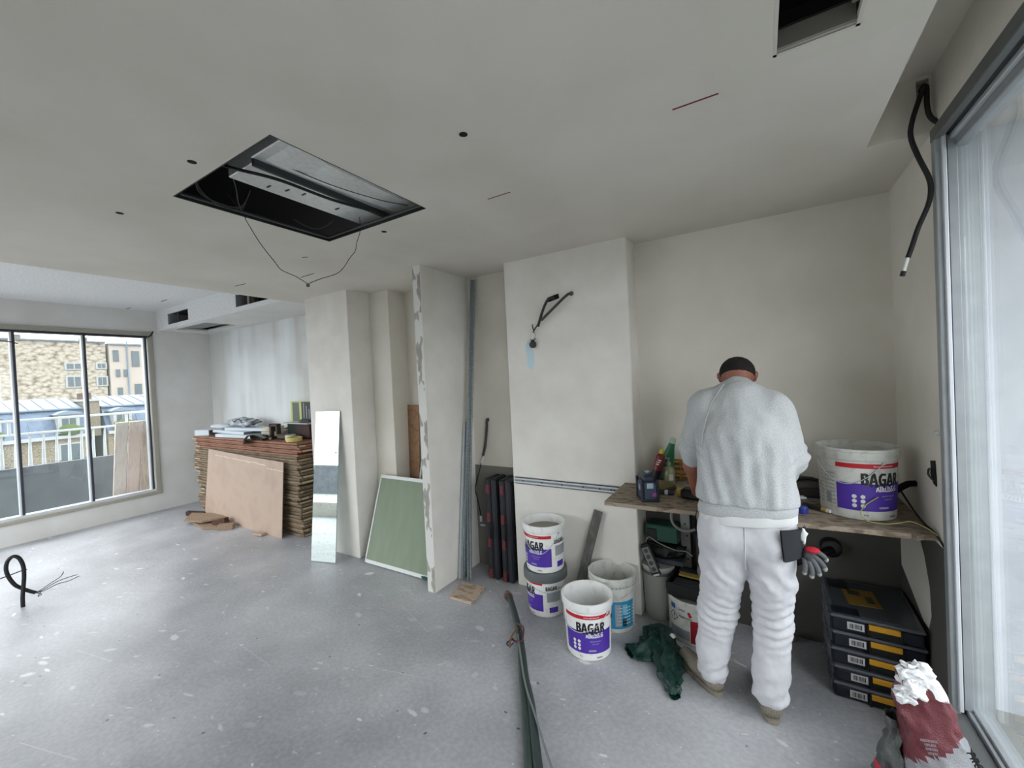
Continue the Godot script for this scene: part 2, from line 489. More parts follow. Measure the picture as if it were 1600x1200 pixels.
const HC := 2.478
func room() -> void:
	var fm = uvmat(floor_picture(), 0.42)
	fm.normal_enabled = true; fm.normal_texture = bump_tex("floor_relief", 0.03, 5, 3.0); fm.normal_scale = 0.12
	struct("floor", plain(1, 0.0, -0.15, Vector2(-7.36, -3.2), Vector2(0.75, 1.7)), fm)
	var Z = 1.5
	# the lowered ceiling with its access openings
	struct("ceiling", plain(1, HC, 0.025, Vector2(-4.05, -3.05), Vector2(0.61, Z), [Rect2(-2.21, -1.585, 0.79, 0.777), Rect2(0.066, -1.41, 0.176, 0.62), Rect2(0.40, -2.24, 0.3, 6.0)]), M.ceiling)
	struct("ceiling", plain(1, HC, 0.025, Vector2(-7.17, -3.05), Vector2(-4.05, -2.35), [Rect2(-6.82, -2.812, 0.865, 0.375)]), M.left)
	struct("ceiling", plain(1, 2.75, 0.03, Vector2(-7.17, -2.37), Vector2(-4.02, Z)), M.upper)
	struct("ceiling", plain(1, 3.02, 0.15, Vector2(-7.4, -3.3), Vector2(0.75, 1.65)), M.dark)
	struct("trim_1", plain(0, -4.052, 0.025, Vector2(HC + 0.025, -2.35), Vector2(2.76, Z)), M.ceiling)
	struct("trim_2", plain(2, -2.348, -0.025, Vector2(-7.16, HC + 0.001), Vector2(-4.02, 2.76), [Rect2(-6.79, 2.533, 0.613, 0.145), Rect2(-4.985, 2.533, 0.66, 0.14)]), M.upper)
	struct("trim_3", plain(2, -2.238, -0.03, Vector2(0.38, HC + 0.001), Vector2(0.61, 2.75), [Rect2(0.555, 2.625, 0.036, 0.06)]), M.wall)
	struct("trim_4", plain(1, 2.70, 0.03, Vector2(0.38, -2.25), Vector2(0.62, Z)), M.wall)
	struct("trim_5", plain(0, 0.402, -0.025, Vector2(HC + 0.02, -2.24), Vector2(2.72, Z)), M.ceiling)
	var fp := Geo.new()       # darker filler spread round the ceiling slot
	fp.x = Transform3D(Basis(Vector3.RIGHT, PI / 2), Vector3(0, HC, 0))
	var fo := PackedVector2Array([Vector2(-0.105, -0.6), Vector2(-0.10, -1.20), Vector2(-0.085, -1.53), Vector2(0.0, -1.545), Vector2(0.06, -1.50), Vector2(0.17, -1.49), Vector2(0.30, -1.49), Vector2(0.395, -1.46), Vector2(0.395, -0.6), Vector2(0.243, -0.6), Vector2(0.243, -1.412), Vector2(0.065, -1.412), Vector2(0.065, -0.6)])
	fp.prism(fo, 0.0006)
	struct("trim_8", fp, mat(Color(0.835, 0.82, 0.775), 0.95))
	# walls
	var wl := Geo.new()
	wl.plate(0, -7.16, -0.2, Vector2(0, -3.2), Vector2(3.02, Z + 0.1), [Rect2(0.27, -2.25, 2.15, 3.5)])
	struct("wall_left", wl, M.left)
	var wr := Geo.new()
	wr.plate(0, 0.6, 0.1, Vector2(0, -3.2), Vector2(3.02, Z + 0.1), [Rect2(0.19, -2.215, 2.275, 3.5)])
	struct("wall_right", wr, M.wall)
	struct("wall_rear", plain(2, Z, 0.15, Vector2(-7.3, 0), Vector2(0.7, 3.02), [Rect2(-7.0, 0.25, 3.6, 2.2)]), M.wall)
	var wb := Geo.new()
	wb.plate(2, -2.975, -0.2, Vector2(-7.2, 0), Vector2(-3.8, 3.02), [])
	var bm = uvmat(stroke_picture(5, Color(0.82, 0.82, 0.80), Color(0.95, 0.97, 0.98), 60), 0.92)
	struct("wall_back", wb, bm)
	struct("wall_column", slab(V(-3.86, 0, -3.1), V(-3.215, HC + 0.02, -2.45), 0.004), M.chimney)
	struct("wall_step", slab(V(-3.215, 0, -3.1), V(-2.953, HC + 0.02, -2.70), 0.004), M.wall)
	struct("wall_niche", plain(2, -2.915, -0.2, Vector2(-2.96, 0), Vector2(-2.2, 3.0)), M.wall)
	struct("wall_partition", slab(V(-2.235, 0, -3.1), V(-2.155, HC + 0.02, -2.297), 0.003), M.chimney)
	var pe := Geo.new()
	pe.quad([V(-2.233, 0.0, -2.2955), V(-2.157, 0.0, -2.2955), V(-2.157, HC, -2.2955), V(-2.233, HC, -2.2955)], V(0, 0, 1))
	struct("trim_6", pe, mat(Color(0.86, 0.86, 0.84), 0.9, 0, noise_tex("raw_edge", 0.008, 3, [Color(0.70, 0.69, 0.67), Color(0.78, 0.77, 0.75), Color(1, 1, 1), Color(1, 1, 1)], [0.1, 0.36, 0.40, 1.0]), V(2.4, 0.9, 2.4)))
	struct("wall_recess", plain(2, -2.87, -0.2, Vector2(-2.16, 0), Vector2(-1.65, 3.0), [Rect2(-2.018, 1.235, 0.03, 0.035)]), M.wall)
	struct("trim_7", slab(V(-2.155, 0, -2.872), V(-1.66, 0.862, -2.864)), M.grey_render)
	struct("wall_chimney", slab(V(-1.66, 0, -3.1), V(-0.72, HC + 0.02, -2.685), 0.006), M.chimney)
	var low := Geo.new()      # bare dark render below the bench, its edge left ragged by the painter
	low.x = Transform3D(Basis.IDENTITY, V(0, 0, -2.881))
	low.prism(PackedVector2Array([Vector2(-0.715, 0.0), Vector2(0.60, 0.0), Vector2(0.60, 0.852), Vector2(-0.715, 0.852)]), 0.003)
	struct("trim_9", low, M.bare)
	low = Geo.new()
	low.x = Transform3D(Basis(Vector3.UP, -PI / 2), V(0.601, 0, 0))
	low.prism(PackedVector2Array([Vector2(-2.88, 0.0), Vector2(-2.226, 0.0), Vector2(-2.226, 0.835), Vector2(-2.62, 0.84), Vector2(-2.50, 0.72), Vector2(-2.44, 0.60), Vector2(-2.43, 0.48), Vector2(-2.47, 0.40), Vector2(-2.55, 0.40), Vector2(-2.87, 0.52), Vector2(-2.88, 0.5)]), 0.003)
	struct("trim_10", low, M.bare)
	struct("wall_alcove", plain(2, -2.88, -0.2, Vector2(-0.73, 0), Vector2(0.7, 3.02)), M.wall)

func left_window() -> void:
	var X = -7.16
	var w = thing("window_1", "wide aluminium window with beige casing on the far left wall, roofs behind", "window")
	w.set_meta("kind", "structure")
	var g := Geo.new()      # casing round the opening
	g.ab(V(X - 0.02, 0.235, -2.29), V(X + 0.025, 0.275, 1.26), 0.004)
	g.ab(V(X - 0.02, 2.41, -2.29), V(X + 0.025, 2.462, 1.26), 0.004)
	g.ab(V(X - 0.02, 0.275, -2.29), V(X + 0.02, 2.41, -2.235), 0.004)
	obj("casing", g, M.casing, w)
	g = Geo.new()
	g.ab(V(X - 0.12, 0.27, -2.25), V(X - 0.015, 0.305, 1.26), 0.003)
	obj("sill_track", g, M.alu_light, w)
	g = Geo.new()
	g.ab(V(X - 0.12, 2.385, -2.25), V(X - 0.015, 2.42, 1.26), 0.003)
	obj("head_track", g, M.alu_dark, w)
	var ms = [-2.215, -1.62, -1.05, -0.48, 0.09, 0.66, 1.23]
	for i in ms.size():
		g = Geo.new()
		g.ab(V(X - 0.075, 0.30, ms[i] - 0.016), V(X - 0.02, 2.39, ms[i] + 0.004), 0.003)
		obj("mullion", g, M.alu_dark, w)
		g = Geo.new()
		g.ab(V(X - 0.09, 0.30, ms[i] + 0.004), V(X - 0.03, 2.39, ms[i] + 0.022), 0.003)
		obj("sash_edge", g, M.alu_light, w)
	for i in ms.size() - 1:
		g = Geo.new()
		g.ab(V(X - 0.062, 0.30, ms[i] + 0.02), V(X - 0.058, 2.39, ms[i + 1] - 0.01))
		obj("pane", g, M.glass, w)

func right_window() -> void:
	var X = 0.6
	var w = thing("window_2", "tall sliding glass door in grey aluminium frame at the right edge", "window")
	w.set_meta("kind", "structure")
	var g := Geo.new()
	g.ab(V(X - 0.012, 0.21, -2.225), V(X + 0.012, 2.462, -2.185), 0.003)
	obj("jamb", g, M.alu, w)
	g = Geo.new()
	g.ab(V(X + 0.004, 0.25, -2.205), V(X + 0.016, 2.45, -2.17), 0.002)
	obj("jamb_bead", g, M.alu_light, w)
	g = Geo.new()
	g.ab(V(X + 0.018, 0.25, -2.215), V(X + 0.022, 2.45, -2.185))
	obj("seal", g, M.black, w)
	g = Geo.new()
	g.ab(V(X + 0.022, 0.25, -2.215), V(X + 0.05, 2.45, -2.19), 0.002)
	g.ab(V(X + 0.05, 0.25, -2.225), V(X + 0.11, 2.45, -2.205), 0.002)
	obj("outer_jamb", g, M.alu, w)
	g = Geo.new()       # head: fixed rail, dark groove, bright track, sash rail
	g.ab(V(X - 0.014, 2.425, -2.225), V(X + 0.012, 2.475, 1.29), 0.003)
	obj("head_rail", g, M.alu_mid, w)
	g = Geo.new()
	g.ab(V(X + 0.012, 2.43, -2.21), V(X + 0.03, 2.465, 1.29), 0.002)
	obj("head_groove", g, M.black, w)
	g = Geo.new()
	g.ab(V(X + 0.03, 2.415, -2.21), V(X + 0.045, 2.465, 1.29), 0.002)
	obj("head_track", g, M.alu_light, w)
	g = Geo.new()
	g.ab(V(X + 0.045, 2.385, -2.21), V(X + 0.085, 2.465, 1.29), 0.003)
	obj("sash_rail", g, M.alu, w)
	g = Geo.new()
	g.ab(V(X - 0.02, 0.19, -2.225), V(X + 0.03, 0.235, 1.29), 0.003)
	obj("sill_rail", g, M.alu_mid, w)
	g = Geo.new()
	g.ab(V(X + 0.03, 0.20, -2.215), V(X + 0.045, 0.25, 1.29), 0.002)
	obj("sill_track", g, M.alu, w)
	g = Geo.new()
	g.ab(V(X + 0.045, 0.20, -2.215), V(X + 0.1, 0.26, 1.29), 0.003)
	obj("sash_sill", g, M.alu, w)
	for z in [[-2.20, -0.55], [-0.5, 1.24]]:
		g = Geo.new()
		g.ab(V(X + 0.062, 0.25, z[0]), V(X + 0.067, 2.39, z[1]))
		obj("pane", g, M.glass, w)
		g = Geo.new()
		g.ab(V(X + 0.045, 0.25, z[1]), V(X + 0.085, 2.39, z[1] + 0.05), 0.003)
		obj("sash_stile", g, M.alu, w)
	# outside it: the end wall of the terrace
	struct("wall_terrace", plain(2, -2.5, -0.2, Vector2(0.7, -0.2), Vector2(4.5, 2.54)), mat(Color(0.74, 0.76, 0.79), 0.9, 0, noise_tex("terrace_stain", 0.008, 4, [Color(0.95, 0.955, 0.96), Color(1, 1, 1)], [0.1, 0.6]), V(1, 1, 1)))
	struct("ceiling_terrace", plain(1, 2.54, 0.18, Vector2(0.7, -2.7), Vector2(1.4, 3.5)), mat(Color(0.74, 0.74, 0.73), 0.9))
	struct("floor_terrace", plain(1, 0.10, -0.15, Vector2(0.75, -2.6), Vector2(4.5, 7.0)), mat(Color(0.52, 0.52, 0.51), 0.8))
	struct("floor_terrace", plain(1, 0.10, -0.15, Vector2(-9.0, 1.7), Vector2(0.75, 7.0)), mat(Color(0.52, 0.52, 0.51), 0.8))
	struct("wall_parapet", plain(0, 4.5, 0.1, Vector2(0.1, -2.5), Vector2(1.0, 7.0)), M.concrete_out)
	struct("wall_parapet", plain(2, 7.0, 0.1, Vector2(-9.0, 0.1), Vector2(4.5, 1.0)), M.concrete_out)

func wood(c0: Color, c1: Color, key: String, scale: Vector3, rough := 0.7) -> StandardMaterial3D:
	return mat(Color.WHITE, rough, 0, noise_tex(key, 0.012, 5, [c0, c1, c0.lerp(c1, 0.5)], [0.1, 0.55, 0.9]), scale, bump_tex("wood_relief", 0.02, 4, 2.0), 0.1)

# ---------------------------------------------------------------- buckets
func bucket(o: Node3D, H: float, r0: float, r1: float, band: float, wallm: Material, fill: float, fillm: Material) -> Callable:
	var rad = func(y: float): return lerpf(r0, r1 - 0.006, y / H)
	var g := Geo.new()
	g.lathe([Vector2(0, 0.004), Vector2(r0 - 0.008, 0.0), Vector2(r0 - 0.002, 0.003), Vector2(r0, 0.010), Vector2(rad.call(H - band), H - band), Vector2(rad.call(H - band) + 0.004, H - band + 0.001), Vector2(r1 - 0.001, H - band + 0.006)], 56)
	g.lathe([Vector2(r1 - 0.008, H - 0.012), Vector2(r1 - 0.012, H - 0.03), Vector2(r0 - 0.004, 0.01), Vector2(0, 0.01)], 56)
	obj("body", g, wallm, o)
	g = Geo.new()
	g.lathe([Vector2(r1 - 0.001, H - band + 0.006), Vector2(r1 + 0.001, H - band + 0.01), Vector2(r1, H - 0.014), Vector2(r1 + 0.003, H - 0.012), Vector2(r1 + 0.003, H - 0.003), Vector2(r1, H), Vector2(r1 - 0.006, H), Vector2(r1 - 0.008, H - 0.012)], 56)
	obj("rim", g, wallm, o)
	if fill > 0.0:
		g = Geo.new()
		g.lathe([Vector2(rad.call(fill) - 0.004, fill + 0.004), Vector2(rad.call(fill) * 0.7, fill - 0.003), Vector2(rad.call(fill) * 0.35, fill + 0.006), Vector2(0, fill)], 40)
		obj("paste", g, fillm, o)
	return rad
func patch(o: Node3D, called: String, rad: Callable, y0: float, y1: float, a0: float, a1: float, m: Material, e := 0.0007) -> void:
	var g := Geo.new()
	g.lathe([Vector2(rad.call(y0) + e, y0), Vector2(rad.call(y1) + e, y1)], 24, deg_to_rad(a0), deg_to_rad(a1))
	obj(called, g, m, o)
func around(o: Node3D, called: String, rad: Callable, txt: String, h: float, squeeze: float, ang: float, y: float, m: Material, e := 0.0013, font := "Droid Sans") -> void:
	var g := Geo.new()
	var r: float = rad.call(y)
	letter(g, txt, h, squeeze, func(p: Vector2):
		var a = deg_to_rad(ang) + p.x / r
		var q: float = rad.call(y + p.y) + e
		return [Vector3(sin(a) * q, y + p.y, cos(a) * q), Vector3(sin(a), 0, cos(a))], font)
	if h > 0.02:                   # heavy lettering: thickened strokes
		for dx in [-0.03 * h, 0.03 * h]:
			letter(g, txt, h, squeeze, func(p: Vector2):
				var a = deg_to_rad(ang) + (p.x + dx) / r
				var q: float = rad.call(y + p.y) + e
				return [Vector3(sin(a) * q, y + p.y, cos(a) * q), Vector3(sin(a), 0, cos(a))], font)
	obj(called, g, m, o)
func dots(o: Node3D, called: String, rad: Callable, spots: Array, r: float, m: Material, e := 0.0014) -> void:   # spots: Vector2(angle, y)
	var g := Geo.new()
	for s in spots:
		var a0 = deg_to_rad(s.x)
		var q: float = rad.call(s.y) + e
		var P = func(k: float):
			var a = a0 + cos(k) * r / q
			return Vector3(sin(a) * q, s.y + sin(k) * r, cos(a) * q)
		var nn = Vector3(sin(a0), 0, cos(a0))
		for k in 14: g.tri(Vector3(sin(a0) * q, s.y, cos(a0) * q), P.call(TAU * k / 14), P.call(TAU * (k + 1) / 14), nn, nn, nn)
	obj(called, g, m, o)
func handle(o: Node3D, rad: Callable, y: float, drop: float, face: float, span := 82.0, sgn := 1.0) -> void:
	var p = []
	for k in 25:
		var t = lerpf(-1, 1, k / 24.0)
		var a = deg_to_rad(face + t * span)
		var yy = y - drop * cos(t * PI / 2)
		var r: float = rad.call(yy) + 0.005
		p.append(Vector3(sin(a) * r, yy, cos(a) * r))
	var g := Geo.new()
	g.tube(p, 0.0019, -1.0, 6)
	for e in [0, 24]: g.tube([p[e] * Vector3(0.95, 1, 0.95), p[e] * Vector3(1.015, 1, 1.015)], 0.007, -1.0, 10)
	obj("wire_handle", g, M.galv, o)
func product_label(o: Node3D, rad: Callable, H: float, face: float) -> void:     # red strip, black word, violet panel with white icons; a second, smaller field at the side
	var k = H / 0.325
	patch(o, "red_strip", rad, 0.240 * k, 0.261 * k, face - 62, face + 62, M.red)
	around(o, "strip_lettering", rad, "HAUTE PERFORMANCE", 0.006 * k, 1.0, face + 8, 0.250 * k, M.white)
	patch(o, "violet_panel", rad, 0.045 * k, 0.170 * k, face - 62, face + 62, M.violet)
	around(o, "name_lettering", rad, "BAGAR", 0.055 * k, 0.68, face + 6, 0.192 * k, M.ink)
	dots(o, "ink_drips", rad, [Vector2(face - 12, 0.164 * k), Vector2(face - 4, 0.162 * k), Vector2(face + 8, 0.160 * k), Vector2(face + 18, 0.163 * k)], 0.007 * k, M.ink)
	around(o, "kind_lettering", rad, "AIRLISS.G", 0.026 * k, 0.62, face + 14, 0.148 * k, M.white)
	var sp = []
	for i in 2:
		for j in 3: sp.append(Vector2(face - 36 + i * 12, (0.068 + j * 0.021) * k))
	dots(o, "icons", rad, sp, 0.009 * k, M.white)
	around(o, "panel_lettering", rad, "ENDUIT AIRLESS", 0.006 * k, 1.0, face + 16, 0.115 * k, M.pale_violet)
	around(o, "panel_lettering", rad, "GARNISSANT", 0.005 * k, 1.0, face + 16, 0.100 * k, M.pale_violet)
	around(o, "panel_lettering", rad, "LISSAGE", 0.009 * k, 0.9, face + 8, 0.062 * k, M.white)
	around(o, "weight_lettering", rad, "25 kg", 0.008 * k, 0.9, face - 20, 0.026 * k, M.ink)
	around(o, "maker_lettering", rad, "Semin", 0.009 * k, 1.0, face + 26, 0.022 * k, M.ink)
	around(o, "side_lettering", rad, "BAGAR", 0.030 * k, 0.65, face + 88, 0.215 * k, M.ink)
	around(o, "side_lettering", rad, "AIRLISS.G", 0.010 * k, 0.7, face + 112, 0.208 * k, M.ink)
	patch(o, "text_field", rad, 0.115 * k, 0.185 * k, face + 74, face + 118, M.print_grey)
	patch(o, "barcode_field", rad, 0.035 * k, 0.075 * k, face + 80, face + 108, M.violet)
	for i in 9: around(o, "fine_print", rad, "- - --- -- ----", 0.004, 1.2, face - 100, (0.06 + i * 0.018) * k, M.print_grey)

func buckets() -> void:
	M.red = mat(rgb(190, 22, 40), 0.45); M.violet = mat(rgb(78, 48, 160), 0.45); M.ink = mat(rgb(18, 18, 22), 0.5)
	M.pale_violet = mat(rgb(170, 160, 215), 0.5); M.print_grey = mat(rgb(150, 155, 160), 0.6)
	M.pail = mat(Color(0.93, 0.935, 0.925), 0.42, 0, noise_tex("pail_dirt", 0.006, 4, [Color(0.93, 0.92, 0.90), Color(1, 1, 1), Color(1, 1, 1)], [0.0, 0.4, 1.0]), V(4, 4, 4))
	M.pail_used = mat(Color(0.84, 0.845, 0.82), 0.6, 0, noise_tex("pail_used", 0.008, 4, [Color(0.86, 0.85, 0.82), Color(1, 1, 1), Color(1, 1, 1)], [0.0, 0.45, 1.0]), V(4, 4, 4))
	M.paste = mat(Color(0.62, 0.61, 0.57), 0.85)
	var b = thing("bucket", "open empty white bucket with violet panel, frontmost on the floor", "bucket", V(-0.915, 0, -2.24), 0, "white filler buckets")
	var rad = bucket(b, 0.325, 0.127, 0.147, 0.052, M.pail, 0.0, M.paste)
	product_label(b, rad, 0.325, 22.0)
	handle(b, rad, 0.262, 0.10, -8.0, 80.0)
	b = thing("bucket", "closed white bucket under a grey lid, at the bottom of the two-bucket stack", "bucket", V(-1.32, 0, -2.50), 0, "white filler buckets")
	rad = bucket(b, 0.295, 0.125, 0.142, 0.05, M.pail, 0.0, M.paste)
	product_label(b, rad, 0.295, -45.0)
	var g := Geo.new()
	g.lathe([Vector2(0.142, 0.235), Vector2(0.150, 0.238), Vector2(0.151, 0.285), Vector2(0.147, 0.298), Vector2(0.138, 0.300), Vector2(0.130, 0.296), Vector2(0, 0.296)], 56)
	obj("lid", g, mat(rgb(92, 97, 98), 0.55), b)
	handle(b, rad, 0.225, 0.055, 40.0, 70.0)
	b = thing("bucket", "open white bucket of grey paste standing on the grey-lidded one", "bucket", V(-1.315, 0.298, -2.495), 0, "white filler buckets")
	rad = bucket(b, 0.315, 0.128, 0.145, 0.052, M.pail, 0.255, M.paste)
	product_label(b, rad, 0.315, -15.0)
	handle(b, rad, 0.262, 0.13, 10.0, 60.0)
	b = thing("bucket", "open white bucket with turquoise printed side, behind the front bucket", "bucket", V(-0.862, 0, -2.548), 0, "white filler buckets")
	rad = bucket(b, 0.34, 0.13, 0.149, 0.06, M.pail_used, 0.03, M.paste)
	M.teal = mat(rgb(36, 140, 180), 0.5)
	patch(b, "printed_panel", rad, 0.03, 0.20, -30, 78, M.teal)
	patch(b, "picture_field", rad, 0.045, 0.185, 22, 38, M.print_grey, 0.0012)
	patch(b, "picture_field", rad, 0.12, 0.18, 42, 56, mat(rgb(120, 190, 215), 0.5), 0.0012)
	patch(b, "picture_field", rad, 0.045, 0.09, 42, 54, M.ink, 0.0012)
	for i in 6: around(b, "fine_print", rad, "-- --- - ---", 0.006, 1.0, 66, 0.06 + i * 0.02, M.white)
	var sp = []
	for i in 40: sp.append(Vector2(i * 9.0, 0.29))
	dots(b, "rim_slots", func(_y: float): return 0.1495, sp, 0.003, M.ink)
	handle(b, rad, 0.25, 0.03, 20.0, 50.0)
	b = thing("bucket", "large white filler bucket standing on the workbench beside the right wall", "bucket", V(0.377, 0.875, -2.545), 0, "white filler buckets")
	rad = bucket(b, 0.325, 0.142, 0.158, 0.055, M.pail_used, 0.27, M.paste)
	product_label(b, rad, 0.325, 24.0)
	handle(b, rad, 0.265, 0.10, -25.0, 55.0)
	patch(b, "code_field", rad, 0.06, 0.11, -58, -48, M.print_grey)
	# the drum under the bench, with a flat crate of odds and ends on it
	b = thing("drum", "white and red paint drum under the bench, left of the man's leg", "drum", V(-0.385, 0, -2.66))
	rad = bucket(b, 0.25, 0.155, 0.160, 0.018, M.pail_used, 0.235, M.paste)
	patch(b, "red_panel", rad, 0.02, 0.15, -4, 60, mat(rgb(150, 26, 38), 0.5))
	patch(b, "blue_mark", rad, 0.185, 0.215, -52, -38, mat(rgb(40, 90, 170), 0.5))
	around(b, "brand_lettering", rad, "Syntec", 0.018, 0.8, -22, 0.195, mat(rgb(30, 70, 150), 0.5))
	around(b, "line_lettering", rad, "PRIMER ACRYL", 0.010, 0.8, -14, 0.158, M.ink)
	around(b, "hazard_sign", rad, "!", 0.026, 1.0, -42, 0.145, M.ink)
	g = Geo.new()
	var onto_drum = func(q: Vector2):
		var a = deg_to_rad(-42) + q.x / 0.157
		return Vector3(sin(a) * 0.1585, 0.145 + q.y, cos(a) * 0.1585)
	var dia = [Vector2(0, 0.032), Vector2(0.032, 0), Vector2(0, -0.032), Vector2(-0.032, 0)]
	for k in 4:
		var nrm = Vector3(sin(deg_to_rad(-42)), 0, cos(deg_to_rad(-42)))
		g.quad([onto_drum.call(dia[k]), onto_drum.call(dia[(k + 1) % 4]), onto_drum.call(dia[(k + 1) % 4] * 0.84), onto_drum.call(dia[k] * 0.84)], nrm)
	obj("hazard_diamond", g, M.ink, b)
	patch(b, "grey_swirl", rad, 0.03, 0.085, -55, -6, M.print_grey)
	dots(b, "red_spot", rad, [Vector2(-6, 0.188), Vector2(-4, 0.176)], 0.009, M.red)
	var c = thing("tool_tray", "black tool tray with yellow strip lying on the paint drum", "tray", V(-0.385, 0.251, -2.665), deg_to_rad(-6))
	g = Geo.new()
	g.box(V(0, 0.02, 0), V(0.27, 0.04, 0.25), 0.008)
	for s in [-1.0, 1.0]:
		g.box(V(s * 0.13, 0.055, 0), V(0.012, 0.05, 0.25), 0.004)
		g.box(V(0, 0.055, s * 0.12), V(0.27, 0.05, 0.012), 0.004)
	obj("tray_body", g, M.black, c)
	g = Geo.new()
	g.box(V(0.02, 0.078, -0.02), V(0.23, 0.012, 0.045), 0.003)
	obj("yellow_strip", g, mat(rgb(150, 128, 60), 0.7), c)
	g = Geo.new()
	g.box(V(0.01, 0.068, 0.07), V(0.22, 0.02, 0.08), 0.004); g.box(V(-0.01, 0.07, -0.085), V(0.20, 0.02, 0.06), 0.004)
	obj("grey_plates", g, mat(rgb(50, 52, 54), 0.6), c)

# ---------------------------------------------------------------- bench, rail and what lies on them
func bench() -> void:
	var t = thing("workbench", "rough chipboard worktop fixed across the alcove, edge in front of the man", "workbench", V(0, 0, 0))
	var g := Geo.new()
	g.x = Transform3D(Basis(Vector3.RIGHT, PI / 2), V(0, 0.875, 0))
	g.prism(PackedVector2Array([Vector2(-0.785, -2.24), Vector2(-0.50, -2.245), Vector2(-0.20, -2.262), Vector2(0.10, -2.268), Vector2(0.34, -2.285), Vector2(0.50, -2.29), Vector2(0.515, -2.30), Vector2(0.525, -2.275), Vector2(0.55, -2.30), Vector2(0.597, -2.31), Vector2(0.597, -2.878), Vector2(-0.718, -2.878), Vector2(-0.718, -2.683), Vector2(-0.79, -2.683)]), 0.022)
	obj("board", g, wood(rgb(98, 82, 66), rgb(158, 146, 130), "bench_board", V(1.5, 3, 3), 0.85), t)
	g = Geo.new()
	g.ab(V(-0.78, 0.853, -2.2435), V(-0.5, 0.874, -2.2415)); g.ab(V(-0.44, 0.855, -2.2525), V(-0.1, 0.873, -2.2505))
	obj("worn_edge", g, mat(rgb(150, 138, 122), 0.9), t)
	var r = thing("metal_rail", "galvanised channel screwed level across the chimney breast, left of the bench", "rail", V(0, 0, 0))
	g = Geo.new()
	g.ab(V(-1.635, 0.796, -2.668), V(-0.80, 0.846, -2.664)); g.ab(V(-1.635, 0.840, -2.684), V(-0.80, 0.846, -2.664)); g.ab(V(-1.635, 0.796, -2.684), V(-0.80, 0.801, -2.664))
	obj("channel", g, M.galv, r)
	g = Geo.new()
	g.ab(V(-1.635, 0.815, -2.6645), V(-0.80, 0.827, -2.6615), 0.001)
	obj("groove", g, mat(Color(0.5, 0.52, 0.54), 0.45, 0.7), r)
	g = Geo.new()
	for x in [-1.56, -1.40, -1.24, -1.08, -0.96, -0.88, -0.86, -0.83]: g.tube([V(x, 0.821, -2.664), V(x, 0.821, -2.6595)], 0.006, -1.0, 8)
	obj("screw_hole", g, M.black, r)
	# laser level
	var l = thing("laser_level", "dark blue cross-line laser level at the left end of the workbench", "laser level", V(-0.575, 0.876, -2.375), deg_to_rad(28))
	g = Geo.new()
	g.box(V(0, 0.055, 0), V(0.085, 0.11, 0.125), 0.012)
	obj("body", g, mat(rgb(48, 60, 84), 0.5), l)
	g = Geo.new()
	g.box(V(0, 0.008, 0), V(0.095, 0.016, 0.135), 0.005)
	for s in [-1.0, 1.0]:
		g.box(V(s * 0.042, 0.06, 0.055), V(0.014, 0.125, 0.02), 0.005); g.box(V(s * 0.042, 0.06, -0.055), V(0.014, 0.125, 0.02), 0.005)
	obj("bumper", g, mat(rgb(28, 32, 42), 0.7), l)
	g = Geo.new()
	g.box(V(0, 0.125, 0.01), V(0.06, 0.035, 0.075), 0.008); g.tube([V(0, 0.14, 0.01), V(0, 0.155, 0.01)], 0.026, 0.024, 16)
	obj("laser_head", g, mat(rgb(36, 44, 60), 0.35), l)
	g = Geo.new()
	g.tube([V(0, 0.1545, 0.01), V(0, 0.163, 0.01)], 0.014, -1.0, 14)
	var lw = mat(rgb(150, 165, 175), 0.1, 0.3)
	obj("lens_window", g, lw, l)
	obj("lens_window", slab(V(-0.0455, 0.055, -0.015), V(-0.0415, 0.085, 0.015), 0.001), lw, l)
	obj("lens_window", slab(V(-0.0175, 0.075, 0.061), V(0.0175, 0.105, 0.065), 0.001), lw, l)
	g = Geo.new()
	g.box(V(0.022, 0.04, 0.0635), V(0.022, 0.022, 0.003), 0.001)
	obj("violet_badge", g, mat(rgb(150, 70, 150), 0.5), l)
	g = Geo.new()
	for k in 5: g.box(V(0.0425, 0.025 + k * 0.016, 0.0), V(0.004, 0.004, 0.07))
	obj("grille", g, M.alu, l)
	# bottles at the back of the bench, in the corner by the chimney breast
	var lean = Basis(Vector3.FORWARD, deg_to_rad(17))
	var b = thing("spray_bottle", "green cone-necked bottle leaning in the corner behind the laser level", "bottle", V(-0.585, 0.876, -2.80))
	g = Geo.new()
	g.x = Transform3D(lean, Vector3.ZERO)
	g.lathe([Vector2(0, 0.01), Vector2(0.04, 0.01), Vector2(0.045, 0.02), Vector2(0.045, 0.12), Vector2(0.04, 0.16), Vector2(0.022, 0.24), Vector2(0.018, 0.27)], 24)
	obj("body", g, mat(rgb(22, 100, 66), 0.35), b)
	g = Geo.new()
	g.x = Transform3D(lean, Vector3.ZERO)
	g.lathe([Vector2(0.046, 0.03), Vector2(0.0465, 0.11)], 24)
	obj("wrapper", g, mat(rgb(90, 104, 112), 0.5), b)
	g = Geo.new()
	g.x = Transform3D(lean, Vector3.ZERO)
	g.lathe([Vector2(0.02, 0.265), Vector2(0.02, 0.292), Vector2(0.014, 0.30), Vector2(0, 0.30)], 18)
	obj("cap", g, mat(rgb(170, 196, 180), 0.5), b)
	b = thing("foam_can", "dark red and black can with yellow nozzle leaning beside green bottle", "can", V(-0.61, 0.876, -2.70))
	var lean2 = Basis(Vector3.FORWARD, deg_to_rad(15))
	g = Geo.new()
	g.x = Transform3D(lean2, Vector3.ZERO)
	g.lathe([Vector2(0, 0.006), Vector2(0.026, 0.006), Vector2(0.028, 0.012), Vector2(0.028, 0.10)], 20)
	obj("lower_body", g, M.black, b)
	g = Geo.new()
	g.x = Transform3D(lean2, Vector3.ZERO)
